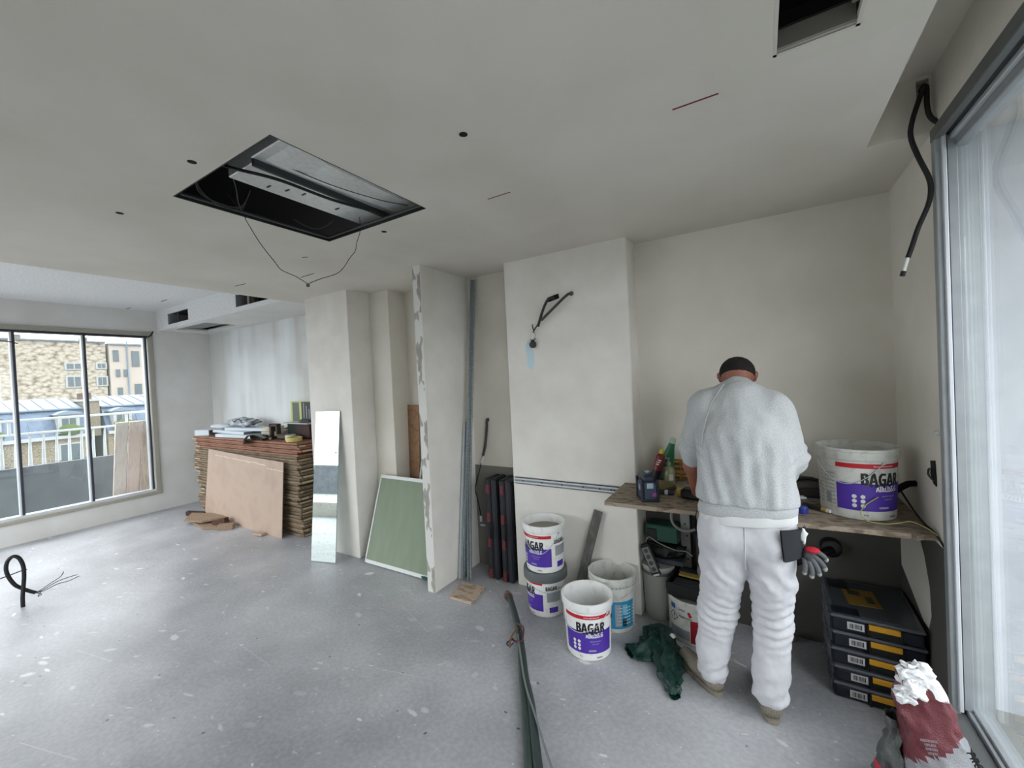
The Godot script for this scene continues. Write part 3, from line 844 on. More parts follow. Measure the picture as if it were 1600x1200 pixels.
	g.lathe([Vector2(0.028, 0.10), Vector2(0.028, 0.185), Vector2(0.02, 0.205), Vector2(0.012, 0.212)], 20)
	obj("upper_body", g, mat(rgb(104, 24, 30), 0.4), b)
	g = Geo.new()
	g.x = Transform3D(lean2, Vector3.ZERO)
	g.tube([V(-0.002, 0.208, 0.0), V(-0.002, 0.235, 0.0)], 0.016, 0.012, 14)
	obj("nozzle", g, mat(rgb(205, 180, 50), 0.5), b)
	g = Geo.new()
	g.x = Transform3D(lean2, Vector3.ZERO)
	for k in 3: g.box(V(-0.004 + k * 0.004, 0.14 + k * 0.014, 0.0275), V(0.018, 0.006, 0.003))
	obj("white_mark", g, M.white, b)
	b = thing("pump_bottle", "small clear pump bottle standing against the alcove wall by yellow tool", "bottle", V(-0.525, 0.876, -2.745))
	g = Geo.new()
	g.lathe([Vector2(0, 0.002), Vector2(0.036, 0.002), Vector2(0.039, 0.008), Vector2(0.039, 0.085), Vector2(0.030, 0.105), Vector2(0.015, 0.115), Vector2(0.014, 0.125)], 24)
	obj("body", g, mat(rgb(132, 138, 104), 0.2), b)
	g = Geo.new()
	g.tube([V(0, 0.122, 0), V(0, 0.14, 0)], 0.017, 0.014, 14); g.tube([V(0, 0.14, 0), V(0, 0.162, 0)], 0.006, -1.0, 10); g.box(V(-0.012, 0.163, 0.0), V(0.045, 0.011, 0.016), 0.004)
	obj("pump_head", g, mat(rgb(150, 152, 140), 0.35), b)
	g = Geo.new()
	g.lathe([Vector2(0.0395, 0.03), Vector2(0.0395, 0.07)], 8, 0.2, 0.9)
	obj("sticker", g, mat(rgb(205, 205, 190), 0.5), b)
	b = thing("rake_tool", "ochre toothed spreader standing against the alcove wall beside the arm", "tool", V(-0.47, 0.876, -2.84))
	g = Geo.new()
	g.box(V(0, 0.055, 0), V(0.22, 0.012, 0.012), 0.002); g.box(V(0, 0.135, 0), V(0.22, 0.014, 0.012), 0.002)
	for k in 5: g.box(V(-0.1 + k * 0.05, 0.075, 0), V(0.008, 0.13, 0.010), 0.001)
	obj("frame", g, mat(rgb(176, 124, 34), 0.6), b)
	g = Geo.new()
	for k in 4: g.box(V(0, 0.02 + k * 0.03, -0.002), V(0.20, 0.018, 0.006), 0.001)
	obj("slat", g, mat(rgb(120, 84, 26), 0.6), b)
	b = thing("sponge", "crumpled olive sponge lying behind the laser level", "sponge", V(-0.53, 0.876, -2.60))
	g = Geo.new()
	blob(g, V(0, 0.02, 0), V(0.075, 0.03, 0.05), 0.25, 3, 18.0)
	obj("sponge_body", g, mat(rgb(98, 90, 58), 0.95), b)
	b = thing("screwdriver", "black screwdriver with chrome collar lying behind the laser level", "screwdriver", V(-0.50, 0.889, -2.49), deg_to_rad(8))
	g = Geo.new()
	g.x = Transform3D(Basis(Vector3.BACK, PI / 2), Vector3.ZERO)
	g.lathe([Vector2(0, -0.05), Vector2(0.011, -0.048), Vector2(0.013, -0.02), Vector2(0.010, 0.02), Vector2(0.012, 0.045), Vector2(0, 0.05)], 14)
	obj("grip", g, mat(rgb(38, 42, 58), 0.5), b)
	g = Geo.new()
	g.x = Transform3D(Basis(Vector3.BACK, PI / 2), Vector3.ZERO)
	g.lathe([Vector2(0.014, -0.014), Vector2(0.0155, -0.01), Vector2(0.0155, 0.0), Vector2(0.014, 0.004)], 14)
	obj("chrome_collar", g, M.galv, b)
	b = thing("work_lamp", "black work lamp with yellow ring lying by the man's left hand", "lamp", V(-0.372, 0.905, -2.47), deg_to_rad(-12))
	g = Geo.new()
	g.box(V(0.03, 0.0, 0), V(0.13, 0.055, 0.07), 0.012)
	obj("housing", g, M.black, b)
	g = Geo.new()
	g.x = Transform3D(Basis(Vector3.BACK, PI / 2), V(-0.04, 0, 0))
	g.lathe([Vector2(0.02, -0.02), Vector2(0.023, 0.0), Vector2(0.022, 0.018), Vector2(0.016, 0.022), Vector2(0.012, 0.018)], 18)
	obj("yellow_ring", g, mat(rgb(196, 170, 70), 0.45), b)
	g = Geo.new()
	g.x = Transform3D(Basis(Vector3.BACK, PI / 2), V(-0.04, 0, 0))
	g.lathe([Vector2(0.013, 0.012), Vector2(0, 0.016)], 14)
	obj("lens", g, mat(rgb(230, 222, 170), 0.2), b)
	# right of the man
	b = thing("tool_roll", "grey canvas tool roll heaped behind the man's right elbow", "tool roll", V(0.215, 0.876, -2.76), deg_to_rad(4))
	g = Geo.new()
	blob(g, V(-0.02, 0.045, -0.01), V(0.115, 0.055, 0.06), 0.25, 11, 9.0)
	obj("canvas", g, mat(rgb(86, 84, 82), 0.85), b)
	g = Geo.new()
	blob(g, V(0.03, 0.025, 0.05), V(0.13, 0.03, 0.045), 0.2, 12, 9.0)
	obj("flap", g, mat(rgb(52, 48, 46), 0.85), b)
	g = Geo.new()
	g.tube(smooth([V(-0.12, 0.07, 0.02), V(-0.03, 0.10, 0.03), V(0.05, 0.09, 0.04), V(0.10, 0.06, 0.05)]), 0.009, -1.0, 8)
	obj("strap", g, M.black, b)
	b = thing("trowel", "steel finishing trowel lying on the bench beside the large bucket", "trowel", V(0.20, 0.884, -2.575), deg_to_rad(-4))
	g = Geo.new()
	g.x = Transform3D(Basis(Vector3.RIGHT, PI / 2), V(0, 0.022, 0))
	g.prism(PackedVector2Array([Vector2(-0.05, -0.02), Vector2(0.06, -0.03), Vector2(0.10, -0.02), Vector2(0.105, 0.0), Vector2(0.09, 0.018), Vector2(-0.05, 0.022)]), 0.002)
	obj("blade", g, mat(rgb(120, 124, 128), 0.35, 0.6), b)
	g = Geo.new()
	g.tube([V(-0.10, 0.02, 0.02), V(-0.02, 0.028, 0.01)], 0.008, 0.006, 8); g.box(V(-0.04, 0.030, 0.005), V(0.02, 0.012, 0.02), 0.003)
	obj("tang", g, M.galv, b)
	b = thing("cutter", "black utility knife with yellow end and white tip on the bench edge", "knife", V(0.225, 0.888, -2.485), deg_to_rad(-42))
	g = Geo.new()
	g.box(V(-0.035, 0, 0), V(0.10, 0.018, 0.022), 0.005)
	obj("grip", g, M.black, b)
	g = Geo.new()
	g.tube([V(0.012, 0, 0), V(0.035, 0, 0)], 0.012, -1.0, 12)
	obj("yellow_end", g, mat(rgb(176, 150, 84), 0.5), b)
	g = Geo.new()
	g.tube([V(0.035, 0, 0), V(0.05, 0, 0)], 0.010, 0.008, 12)
	obj("white_tip", g, M.white, b)
	b = thing("bottle_cap", "blue screw cap lying on the bench edge by the man's hip", "cap", V(0.152, 0.876, -2.42))
	g = Geo.new()
	g.lathe([Vector2(0.021, 0), Vector2(0.022, 0.003), Vector2(0.021, 0.03), Vector2(0.018, 0.034), Vector2(0, 0.034)], 24)
	obj("cap_body", g, mat(rgb(56, 66, 160), 0.4), b)
	g = Geo.new()
	for k in 24: g.box(V(sin(TAU * k / 24) * 0.0215, 0.016, cos(TAU * k / 24) * 0.0215), V(0.0025, 0.026, 0.0025), 0.0005, Basis(Vector3.UP, TAU * k / 24))
	obj("ribs", g, mat(rgb(48, 56, 140), 0.4), b)
	# cables at the right wall
	var w = thing("conduit_pipe", "black corrugated conduit coming out of right wall behind the large bucket", "conduit", V(0, 0, 0))
	g = Geo.new()
	var pp = smooth([V(0.60, 1.022, -2.585), V(0.57, 1.018, -2.58), V(0.53, 1.0, -2.55), V(0.50, 0.985, -2.52)], 10)
	g.tube(pp, 0.0125, -1.0, 12)
	obj("tube", g, M.rubber, w)
	g = Geo.new()
	for k in range(1, pp.size() - 1, 1): g.tube([pp[k], pp[k] + (pp[k + 1] - pp[k]) * 0.45], 0.0145, -1.0, 12)
	obj("ribs", g, M.rubber, w)
	tag(obj("cable", wire([V(0.535, 0.998, -2.553), V(0.555, 0.94, -2.47), V(0.575, 0.896, -2.40), V(0.588, 0.884, -2.33), V(0.595, 0.862, -2.28), V(0.60, 0.835, -2.24)], 0.004), M.rubber), "thin black cable running down the right wall to the bench corner", "cable")
	tag(obj("wire", wire([V(0.43, 0.99, -2.40), V(0.385, 0.955, -2.385), V(0.365, 0.915, -2.385), V(0.385, 0.887, -2.37), V(0.44, 0.884, -2.36), V(0.49, 0.892, -2.37), V(0.53, 0.905, -2.365), V(0.57, 0.893, -2.33), V(0.592, 0.879, -2.295)], 0.0022), mat(rgb(190, 186, 120), 0.5)), "thin yellow green earth wire curled in front of the large bucket", "wire")

func blob(g: Geo, c: Vector3, r: Vector3, amp: float, seed_: int, freq: float, rows := 14, cols := 22) -> void:   # a lumpy rounded body
	var fn := FastNoiseLite.new()
	fn.seed = seed_; fn.frequency = 1.0; fn.fractal_octaves = 3
	var R = []
	for i in rows + 1:
		var th = PI * i / rows
		var row = []
		for j in cols:
			var ph = TAU * j / cols
			var d = Vector3(sin(th) * cos(ph), cos(th), sin(th) * sin(ph))
			var p = d * r
			row.append(c + p * (1.0 + amp * fn.get_noise_3dv(p * freq + c * 3.0) * 1.6))
		R.append(row)
	g.surf(R, true)

# ---------------------------------------------------------------- organiser cases
func organiser_cases() -> void:
	var shell = mat(rgb(24, 27, 40), 0.45)
	var lidm = mat(rgb(92, 97, 104), 0.3)
	var yel = mat(rgb(206, 150, 28), 0.5)
	var sticker = mat(rgb(205, 205, 205), 0.6)
	var h = 0.082
	var c = thing("organiser_case", "-", "tool case", Vector3.ZERO, 0, "stack of black organiser cases")
	var g := Geo.new()        # front at z 0, towards +z; 0.33 wide, 0.40 deep
	g.box(V(0.165, 0.033, -0.205), V(0.325, 0.062, 0.40), 0.008)
	obj("body", g, shell, c)
	g = Geo.new()
	g.box(V(0.165, 0.070, -0.205), V(0.335, 0.014, 0.412), 0.005)
	obj("lid", g, lidm, c)
	g = Geo.new()
	pass
	for k in 6: obj("side_rib", slab(V(-0.007, 0.005, -0.061 - k * 0.062), V(0.005, 0.063, -0.039 - k * 0.062), 0.004), lidm, c)
	g = Geo.new()
	g.box(V(0.192, 0.050, 0.002), V(0.115, 0.026, 0.012), 0.004)
	obj("yellow_latch", g, yel, c)
	g = Geo.new()
	g.box(V(0.192, 0.024, -0.001), V(0.115, 0.03, 0.012), 0.003); g.box(V(0.135, 0.033, 0.0), V(0.008, 0.058, 0.016), 0.002); g.box(V(0.25, 0.033, 0.0), V(0.008, 0.058, 0.016), 0.002)
	obj("latch_recess", g, M.black, c)
	g = Geo.new()
	g.box(V(0.092, 0.036, -0.0045), V(0.062, 0.034, 0.002))
	obj("sticker", g, sticker, c)
	g = Geo.new()
	for k in 9: g.box(V(0.069 + k * 0.0055, 0.036, -0.003), V(0.0018 + 0.001 * (k % 3), 0.022, 0.001))
	obj("barcode", g, M.ink, c)
	var words = ["black organiser case with yellow latch at the bottom of the five-case stack", "black organiser case, second from the floor in the five-case stack", "black organiser case in the middle of the five-case stack", "black organiser case directly under the topmost case", "topmost organiser case with yellow picture sticker on its grey lid"]
	var off = [0.0, 0.005, -0.004, 0.003, -0.003]
	c.position = V(0.250, 0, -2.43); c.rotation.y = deg_to_rad(-1.0); c.set_meta("label", words[0])
	for k in range(1, 5):
		var d = dup(c, words[k], V(0.250 + off[k], k * h, -2.43 + off[(k + 2) % 5]), deg_to_rad(-1.0 + off[k] * 150))
		if k == 4:
			g = Geo.new()
			g.box(V(0.165, 0.0785, -0.205), V(0.30, 0.004, 0.37), 0.002)
			obj("lid_panel", g, mat(rgb(70, 75, 80), 0.25), d)
			g = Geo.new()
			g.x = Transform3D(Basis(Vector3.UP, 0.1), V(0.14, 0.0815, -0.22))
			g.box(V(0, 0, 0), V(0.13, 0.002, 0.17))
			obj("yellow_sticker", g, mat(rgb(140, 110, 42), 0.5), d)
			g = Geo.new()
			g.x = Transform3D(Basis(Vector3.UP, 0.1), V(0.14, 0.083, -0.22))
			g.box(V(-0.02, 0, -0.04), V(0.05, 0.001, 0.05)); g.box(V(0.03, 0, 0.02), V(0.03, 0.001, 0.07))
			obj("sticker_picture", g, mat(rgb(64, 58, 48), 0.5), d)
			g = Geo.new()
			pass
			obj("lid_recess", slab(V(0.015, 0.0795, -0.375), V(0.105, 0.0825, -0.285), 0.001), shell, d)
			obj("lid_recess", slab(V(0.01, 0.0795, -0.085), V(0.11, 0.0825, -0.015), 0.001), shell, d)

# ---------------------------------------------------------------- sacks and rags
func crumple(rows: Array, amp: float, freq: float, seed_: int) -> Array:
	var fn := FastNoiseLite.new()
	fn.seed = seed_; fn.frequency = 1.0; fn.fractal_octaves = 3; fn.noise_type = FastNoiseLite.TYPE_SIMPLEX
	for r in rows:
		for j in r.size():
			var p: Vector3 = r[j] * freq
			r[j] += Vector3(fn.get_noise_3dv(p), fn.get_noise_3dv(p + V(50, 0, 0)) * 0.6, fn.get_noise_3dv(p + V(0, 50, 0))) * amp
	return rows
func hoop(c: Vector3, rx: float, rz: float, ridge: float, n: int, ph := 0.0, tilt := Basis.IDENTITY) -> Array:
	var r = []
	for k in n:
		var a = TAU * k / n
		var q = 1.0 + ridge * (sin(a * 5.0 + ph) * 0.6 + sin(a * 9.0 + ph * 2.0) * 0.4)
		r.append(c + tilt * Vector3(cos(a) * rx * q, 0, sin(a) * rz * q))
	return r
func plaster_sack() -> void:
	var b = thing("plaster_sack", "grey and maroon plaster sack with torn white top, in the right foreground", "sack", V(0.47, 0, -1.93))
	var tl = Basis(Vector3.BACK, deg_to_rad(14))
	var N = 64
	var prof = [[0.004, 0.085, 0.07, 0.0, 0.04], [0.02, 0.098, 0.085, 0.02, 0.03], [0.10, 0.103, 0.09, 0.03, 0.018], [0.18, 0.10, 0.085, 0.03, 0.01], [0.26, 0.09, 0.075, 0.04, 0.0], [0.32, 0.085, 0.062, 0.05, -0.010], [0.38, 0.078, 0.05, 0.06, -0.022], [0.43, 0.068, 0.045, 0.08, -0.034], [0.47, 0.056, 0.04, 0.10, -0.044], [0.505, 0.04, 0.03, 0.14, -0.054], [0.52, 0.02, 0.014, 0.2, -0.056]]
	var rows = []
	for i in prof.size() - 1:
		for s in 4:
			var t = s / 4.0
			var q = []
			for m in 5: q.append(lerpf(prof[i][m], prof[i + 1][m], t))
			rows.append(hoop(V(q[4], q[0], 0.0), q[1], q[2], q[3], N, q[0] * 7.0, Basis(Vector3.BACK, deg_to_rad(q[0] * 26.0))))
	rows = crumple(rows, 0.016, 9.0, 4)
	# the printed zones follow the rings and the side of the sack
	var parts = {"grey_paper": Geo.new(), "maroon_print": Geo.new(), "torn_top": Geo.new()}
	var full := Geo.new()
	full.surf(rows, true)
	for t in range(0, full.v.size(), 3):
		var c = (full.v[t] + full.v[t + 1] + full.v[t + 2]) / 3.0
		var along = c.y + c.x * 0.35
		var k = "grey_paper"
		if along > 0.455 + 0.012 * sin(c.x * 120.0 + c.z * 90.0): k = "torn_top"
		elif c.y > 0.275 + c.x * 0.9 and c.y < 0.60: k = "maroon_print"
		var d: Geo = parts[k]
		for e in 3: d.v.append(full.v[t + e]); d.n.append(full.n[t + e]); d.u.append(Vector2.ZERO)
	var film = bump_tex("crinkle", 0.05, 4, 6.0)
	obj("grey_paper", parts.grey_paper, mat(rgb(150, 152, 156), 0.42, 0, null, V(7, 7, 7), film, 0.9), b)
	obj("maroon_print", parts.maroon_print, mat(rgb(104, 48, 54), 0.42, 0, null, V(7, 7, 7), film, 0.9), b)
	obj("torn_top", parts.torn_top, mat(rgb(236, 238, 240), 0.6, 0, null, V(6, 6, 6), film, 0.7), b)
	var g := Geo.new()       # ragged white paper spilling from the mouth
	blob(g, V(-0.035, 0.500, 0.0), V(0.040, 0.030, 0.036), 0.5, 21, 40.0, 26, 40)
	blob(g, V(-0.058, 0.458, 0.026), V(0.038, 0.028, 0.028), 0.6, 22, 40.0, 24, 36)
	blob(g, V(-0.075, 0.422, 0.034), V(0.030, 0.016, 0.02), 0.6, 25, 40.0, 20, 30)
	obj("white_paper", g, mat(rgb(238, 240, 242), 0.65, 0, null, V(8, 8, 8), film, 0.6), b)
	# print on the front of the sack
	var put = func(txt: String, h: float, sq: float, at: Vector3, rot: float, m: Material, called: String):
		var q := Geo.new()
		var bs = Basis(Vector3.UP, deg_to_rad(-14)) * Basis(Vector3.RIGHT, deg_to_rad(-14)) * Basis(Vector3.BACK, deg_to_rad(rot))
		letter(q, txt, h, sq, func(p: Vector2): return [at + bs * Vector3(p.x, p.y, 0), bs * Vector3.BACK])
		obj(called, q, m, b)
	for k in 7: put.call(["CONSIGNES DE SECURITE", "ENDUIT POUDRE A BASE", "DE PLATRE - TENIR HORS", "DE PORTEE DES ENFANTS", "CONSERVER A L'ABRI DE", "L'HUMIDITE - MELANGER", "AVEC DE L'EAU PROPRE"][k], 0.0075, 0.62, V(-0.012 + k * 0.003, 0.245 - k * 0.014, 0.118), 20.0, M.ink, "fine_print")
	for k in 4: put.call(["REBOUCHAGE", "COLLAGE", "FINITION", "LISSAGE"][k], 0.007, 0.7, V(-0.035 + k * 0.003, 0.335 - k * 0.013, 0.098), 20.0, M.print_grey, "pale_print")
	put.call("PRCL", 0.022, 0.8, V(0.078, 0.30, 0.085), -62.0, M.ink, "large_print")
	var o = thing("waste_bag", "grey plastic bag with a red corner slumped against the plaster sack", "bag", V(0.365, 0, -1.955))
	g = Geo.new()
	rows = []
	for i in 15:
		var t = i / 14.0
		rows.append(hoop(V(0.01 * t, 0.002 + t * 0.30, 0.03 - t * 0.05), lerpf(0.052, 0.018, pow(t, 1.8)), lerpf(0.075, 0.02, pow(t, 1.6)), 0.06 + 0.08 * t, 40, t * 3.0))
	g.surf(crumple(rows, 0.022, 11.0, 9), true)
	obj("film", g, mat(rgb(84, 88, 88), 0.3, 0, null, V(6, 6, 6), film, 1.0), o)
	g = Geo.new()
	var rr = [[V(-0.062, 0.165, 0.05), V(-0.040, 0.155, 0.092)], [V(-0.058, 0.13, 0.055), V(-0.02, 0.115, 0.11)], [V(-0.052, 0.115, 0.06), V(0.0, 0.095, 0.115)]]
	g.surf(rr)
	obj("red_corner", g, M.red, o)

func green_rag() -> void:
	var b = thing("plastic_bag", "crumpled dark green plastic bag lying on the floor by the man's foot", "plastic bag", V(0, 0, 0))
	var film = bump_tex("crinkle", 0.05, 4, 6.0)
	var gm = mat(rgb(18, 62, 54), 0.3, 0, noise_tex("green_film", 0.02, 4, [Color(0.55, 0.6, 0.58), Color(1, 1, 1)], [0.2, 0.7]), V(6, 6, 6), film, 1.2)
	var spine = [[V(-0.69, 0.02, -2.27), 0.055, 0.022], [V(-0.62, 0.03, -2.28), 0.06, 0.035], [V(-0.58, 0.045, -2.36), 0.065, 0.045], [V(-0.61, 0.045, -2.45), 0.05, 0.045], [V(-0.55, 0.05, -2.44), 0.07, 0.055], [V(-0.515, 0.05, -2.36), 0.075, 0.055], [V(-0.475, 0.04, -2.27), 0.07, 0.045], [V(-0.45, 0.03, -2.18), 0.055, 0.035], [V(-0.425, 0.02, -2.10), 0.035, 0.022], [V(-0.41, 0.01, -2.055), 0.018, 0.01]]
	var g := Geo.new()
	var rows = []
	for i in spine.size() - 1:
		for s in 5:
			var t = s / 5.0
			var p: Vector3 = spine[i][0].lerp(spine[i + 1][0], t)
			var d: Vector3 = (spine[mini(i + 2, spine.size() - 1)][0] - spine[maxi(i - 1, 0)][0]).normalized()
			d.y = 0
			var sd = d.cross(Vector3.UP).normalized()
			var w = lerpf(spine[i][1], spine[i + 1][1], t)
			var hh = lerpf(spine[i][2], spine[i + 1][2], t)
			var row = []
			for k in 26:
				var a = TAU * k / 26
				var q = 1.0 + 0.22 * sin(a * 4.0 + i * 1.3 + t) + 0.12 * sin(a * 7.0 + i * 2.1)
				row.append(p + sd * cos(a) * w * q + Vector3.UP * sin(a) * hh * q)
			rows.append(row)
	rows = crumple(rows, 0.02, 14.0, 6)
	for r in rows:
		for j in r.size(): r[j].y = maxf(r[j].y, 0.003)
	g.surf(rows, true)
	obj("film", g, gm, b)
	g = Geo.new()
	blob(g, V(-0.475, 0.10, -2.40), V(0.014, 0.010, 0.02), 0.4, 3, 30.0, 8, 10)
	obj("white_scrap", g, M.white, b)

# ---------------------------------------------------------------- recess: tool cases, steel studs, cable
func recess() -> void:
	var shell = mat(rgb(26, 29, 36), 0.55)
	var red = mat(rgb(96, 34, 40), 0.5)
	var c = thing("tool_case", "black case with red latches standing upright, left of the pair in the recess", "tool case", V(-1.868, 0, -2.655), deg_to_rad(3), "upright tool cases")
	for s in [0, 1]:
		var g := Geo.new()
		g.box(V(-0.026 + s * 0.052, 0.405, -0.10), V(0.050, 0.805, 0.19), 0.012)
		obj("half_shell", g, shell, c)
	var g2 := Geo.new()
	for k in 7: g2.box(V(0.0525, 0.10 + k * 0.105, -0.10), V(0.006, 0.075, 0.14), 0.003)
	obj("side_ribs", g2, mat(rgb(20, 22, 28), 0.6), c)
	for y in [0.05, 0.30, 0.50, 0.73]:
		var g := Geo.new()
		g.box(V(-0.022, y, -0.004), V(0.034, 0.075, 0.014), 0.004)
		obj("red_latch", g, red, c)
	g2 = Geo.new()
	g2.tube(smooth([V(0.0, 0.34, 0.0), V(0.0, 0.35, 0.016), V(0.0, 0.40, 0.018), V(0.0, 0.45, 0.016), V(0.0, 0.46, 0.0)]), 0.008, -1.0, 8)
	obj("carry_handle", g2, M.black, c)
	dup(c, "black case with red latches standing upright against the chimney breast side", V(-1.735, 0, -2.655), deg_to_rad(2))
	var perf = mat(Color(0.78, 0.815, 0.82), 0.4, 0.25, noise_tex("perforation", 0.16, 1, [Color(0.6, 0.62, 0.63), Color(1, 1, 1)], [0.3, 0.6], 512, FastNoiseLite.TYPE_CELLULAR), V(3, 3, 3))
	var chan = func(a: Vector3, b: Vector3, w: float, fl: float, turn: float, m: Material, o: Node3D, holes: bool):
		var up = (b - a).normalized()
		var x = Basis(Vector3.UP, turn) * Vector3.RIGHT
		x = (x - up * x.dot(up)).normalized()
		var z = x.cross(up).normalized()
		var bs = Basis(x, up, z)
		var L = (b - a).length()
		var g := Geo.new()
		g.x = Transform3D(bs, (a + b) / 2)
		g.box(V(0, 0, -fl / 2), V(w, L, 0.0012)); 
		obj("web", g, m, o)
		g = Geo.new()
		g.x = Transform3D(bs, (a + b) / 2)
		for s in [-1.0, 1.0]:
			g.box(V(s * w / 2, 0, 0), V(0.0012, L, fl)); g.box(V(s * (w / 2 - 0.003), 0, fl / 2), V(0.006, L, 0.0012))
		obj("flange", g, m, o)
		if holes:
			g = Geo.new()
			g.x = Transform3D(bs, (a + b) / 2)
			var n = int(L / 0.02)
			for k in n: g.box(V(w / 2 + 0.0009, -L / 2 + (k + 0.5) * L / n, 0.0), V(0.0012, 0.007, 0.012))
			obj("perforations", g, M.void, o).set_meta("kind", "stuff")
	var s = thing("metal_stud", "long galvanised stud leaning from floor to ceiling in the recess corner", "metal profile")
	chan.call(V(-2.10, 0.003, -2.60), V(-2.062, 2.45, -2.835), 0.042, 0.035, 0.5, perf, s, true)
	s = thing("metal_stud", "short grey steel angle leaning on the partition beside the long stud", "metal profile")
	chan.call(V(-2.128, 0.003, -2.555), V(-2.130, 1.25, -2.72), 0.026, 0.022, 1.2, M.galv, s, false)
	s = thing("metal_stud", "short steel stud slanting across the foot of the long stud", "metal profile")
	chan.call(V(-2.035, 0.003, -2.56), V(-2.118, 1.18, -2.75), 0.030, 0.026, 0.3, perf, s, false)
	var w = thing("wall_cable", "grey conduit and cable with white connectors hanging from the recess wall", "cable")
	obj("conduit", wire([V(-2.003, 1.252, -2.90), V(-2.0, 1.252, -2.855), V(-1.998, 1.20, -2.845), V(-2.012, 1.10, -2.845), V(-2.03, 1.02, -2.848), V(-2.055, 0.95, -2.85)], 0.011, 6, 10), mat(rgb(70, 68, 64), 0.7), w)
	obj("cable", wire([V(-2.055, 0.95, -2.85), V(-2.078, 0.88, -2.85), V(-2.118, 0.76, -2.845), V(-2.148, 0.66, -2.842), V(-2.135, 0.58, -2.845), V(-2.118, 0.49, -2.848), V(-2.108, 0.42, -2.848)], 0.004), M.rubber, w)
	var g := Geo.new()
	g.tube([V(-2.05, 0.94, -2.848), V(-2.075, 0.885, -2.846)], 0.008, -1.0, 8)
	g.box(V(-2.105, 0.40, -2.845), V(0.022, 0.05, 0.014), 0.003); g.box(V(-2.085, 0.348, -2.84), V(0.05, 0.014, 0.012), 0.003)
	obj("white_connector", g, M.white, w)
	var t = thing("plywood_offcut", "small square plywood offcut lying flat on the floor by the partition", "board")
	g = Geo.new()
	g.x = Transform3D(Basis(Vector3.RIGHT, PI / 2), V(0, 0.018, 0))
	g.prism(PackedVector2Array([Vector2(-2.020, -2.283), Vector2(-1.815, -2.293), Vector2(-1.852, -2.515), Vector2(-2.060, -2.50)]), 0.0165)
	obj("board", g, wood(rgb(146, 124, 104), rgb(196, 178, 158), "plywood", V(1.2, 2, 2.4)), t)
	g = Geo.new()
	g.ab(V(-2.018, 0.004, -2.2835), V(-1.817, 0.009, -2.290)); 
	obj("ply_layer", g, mat(rgb(205, 192, 175), 0.8), t)

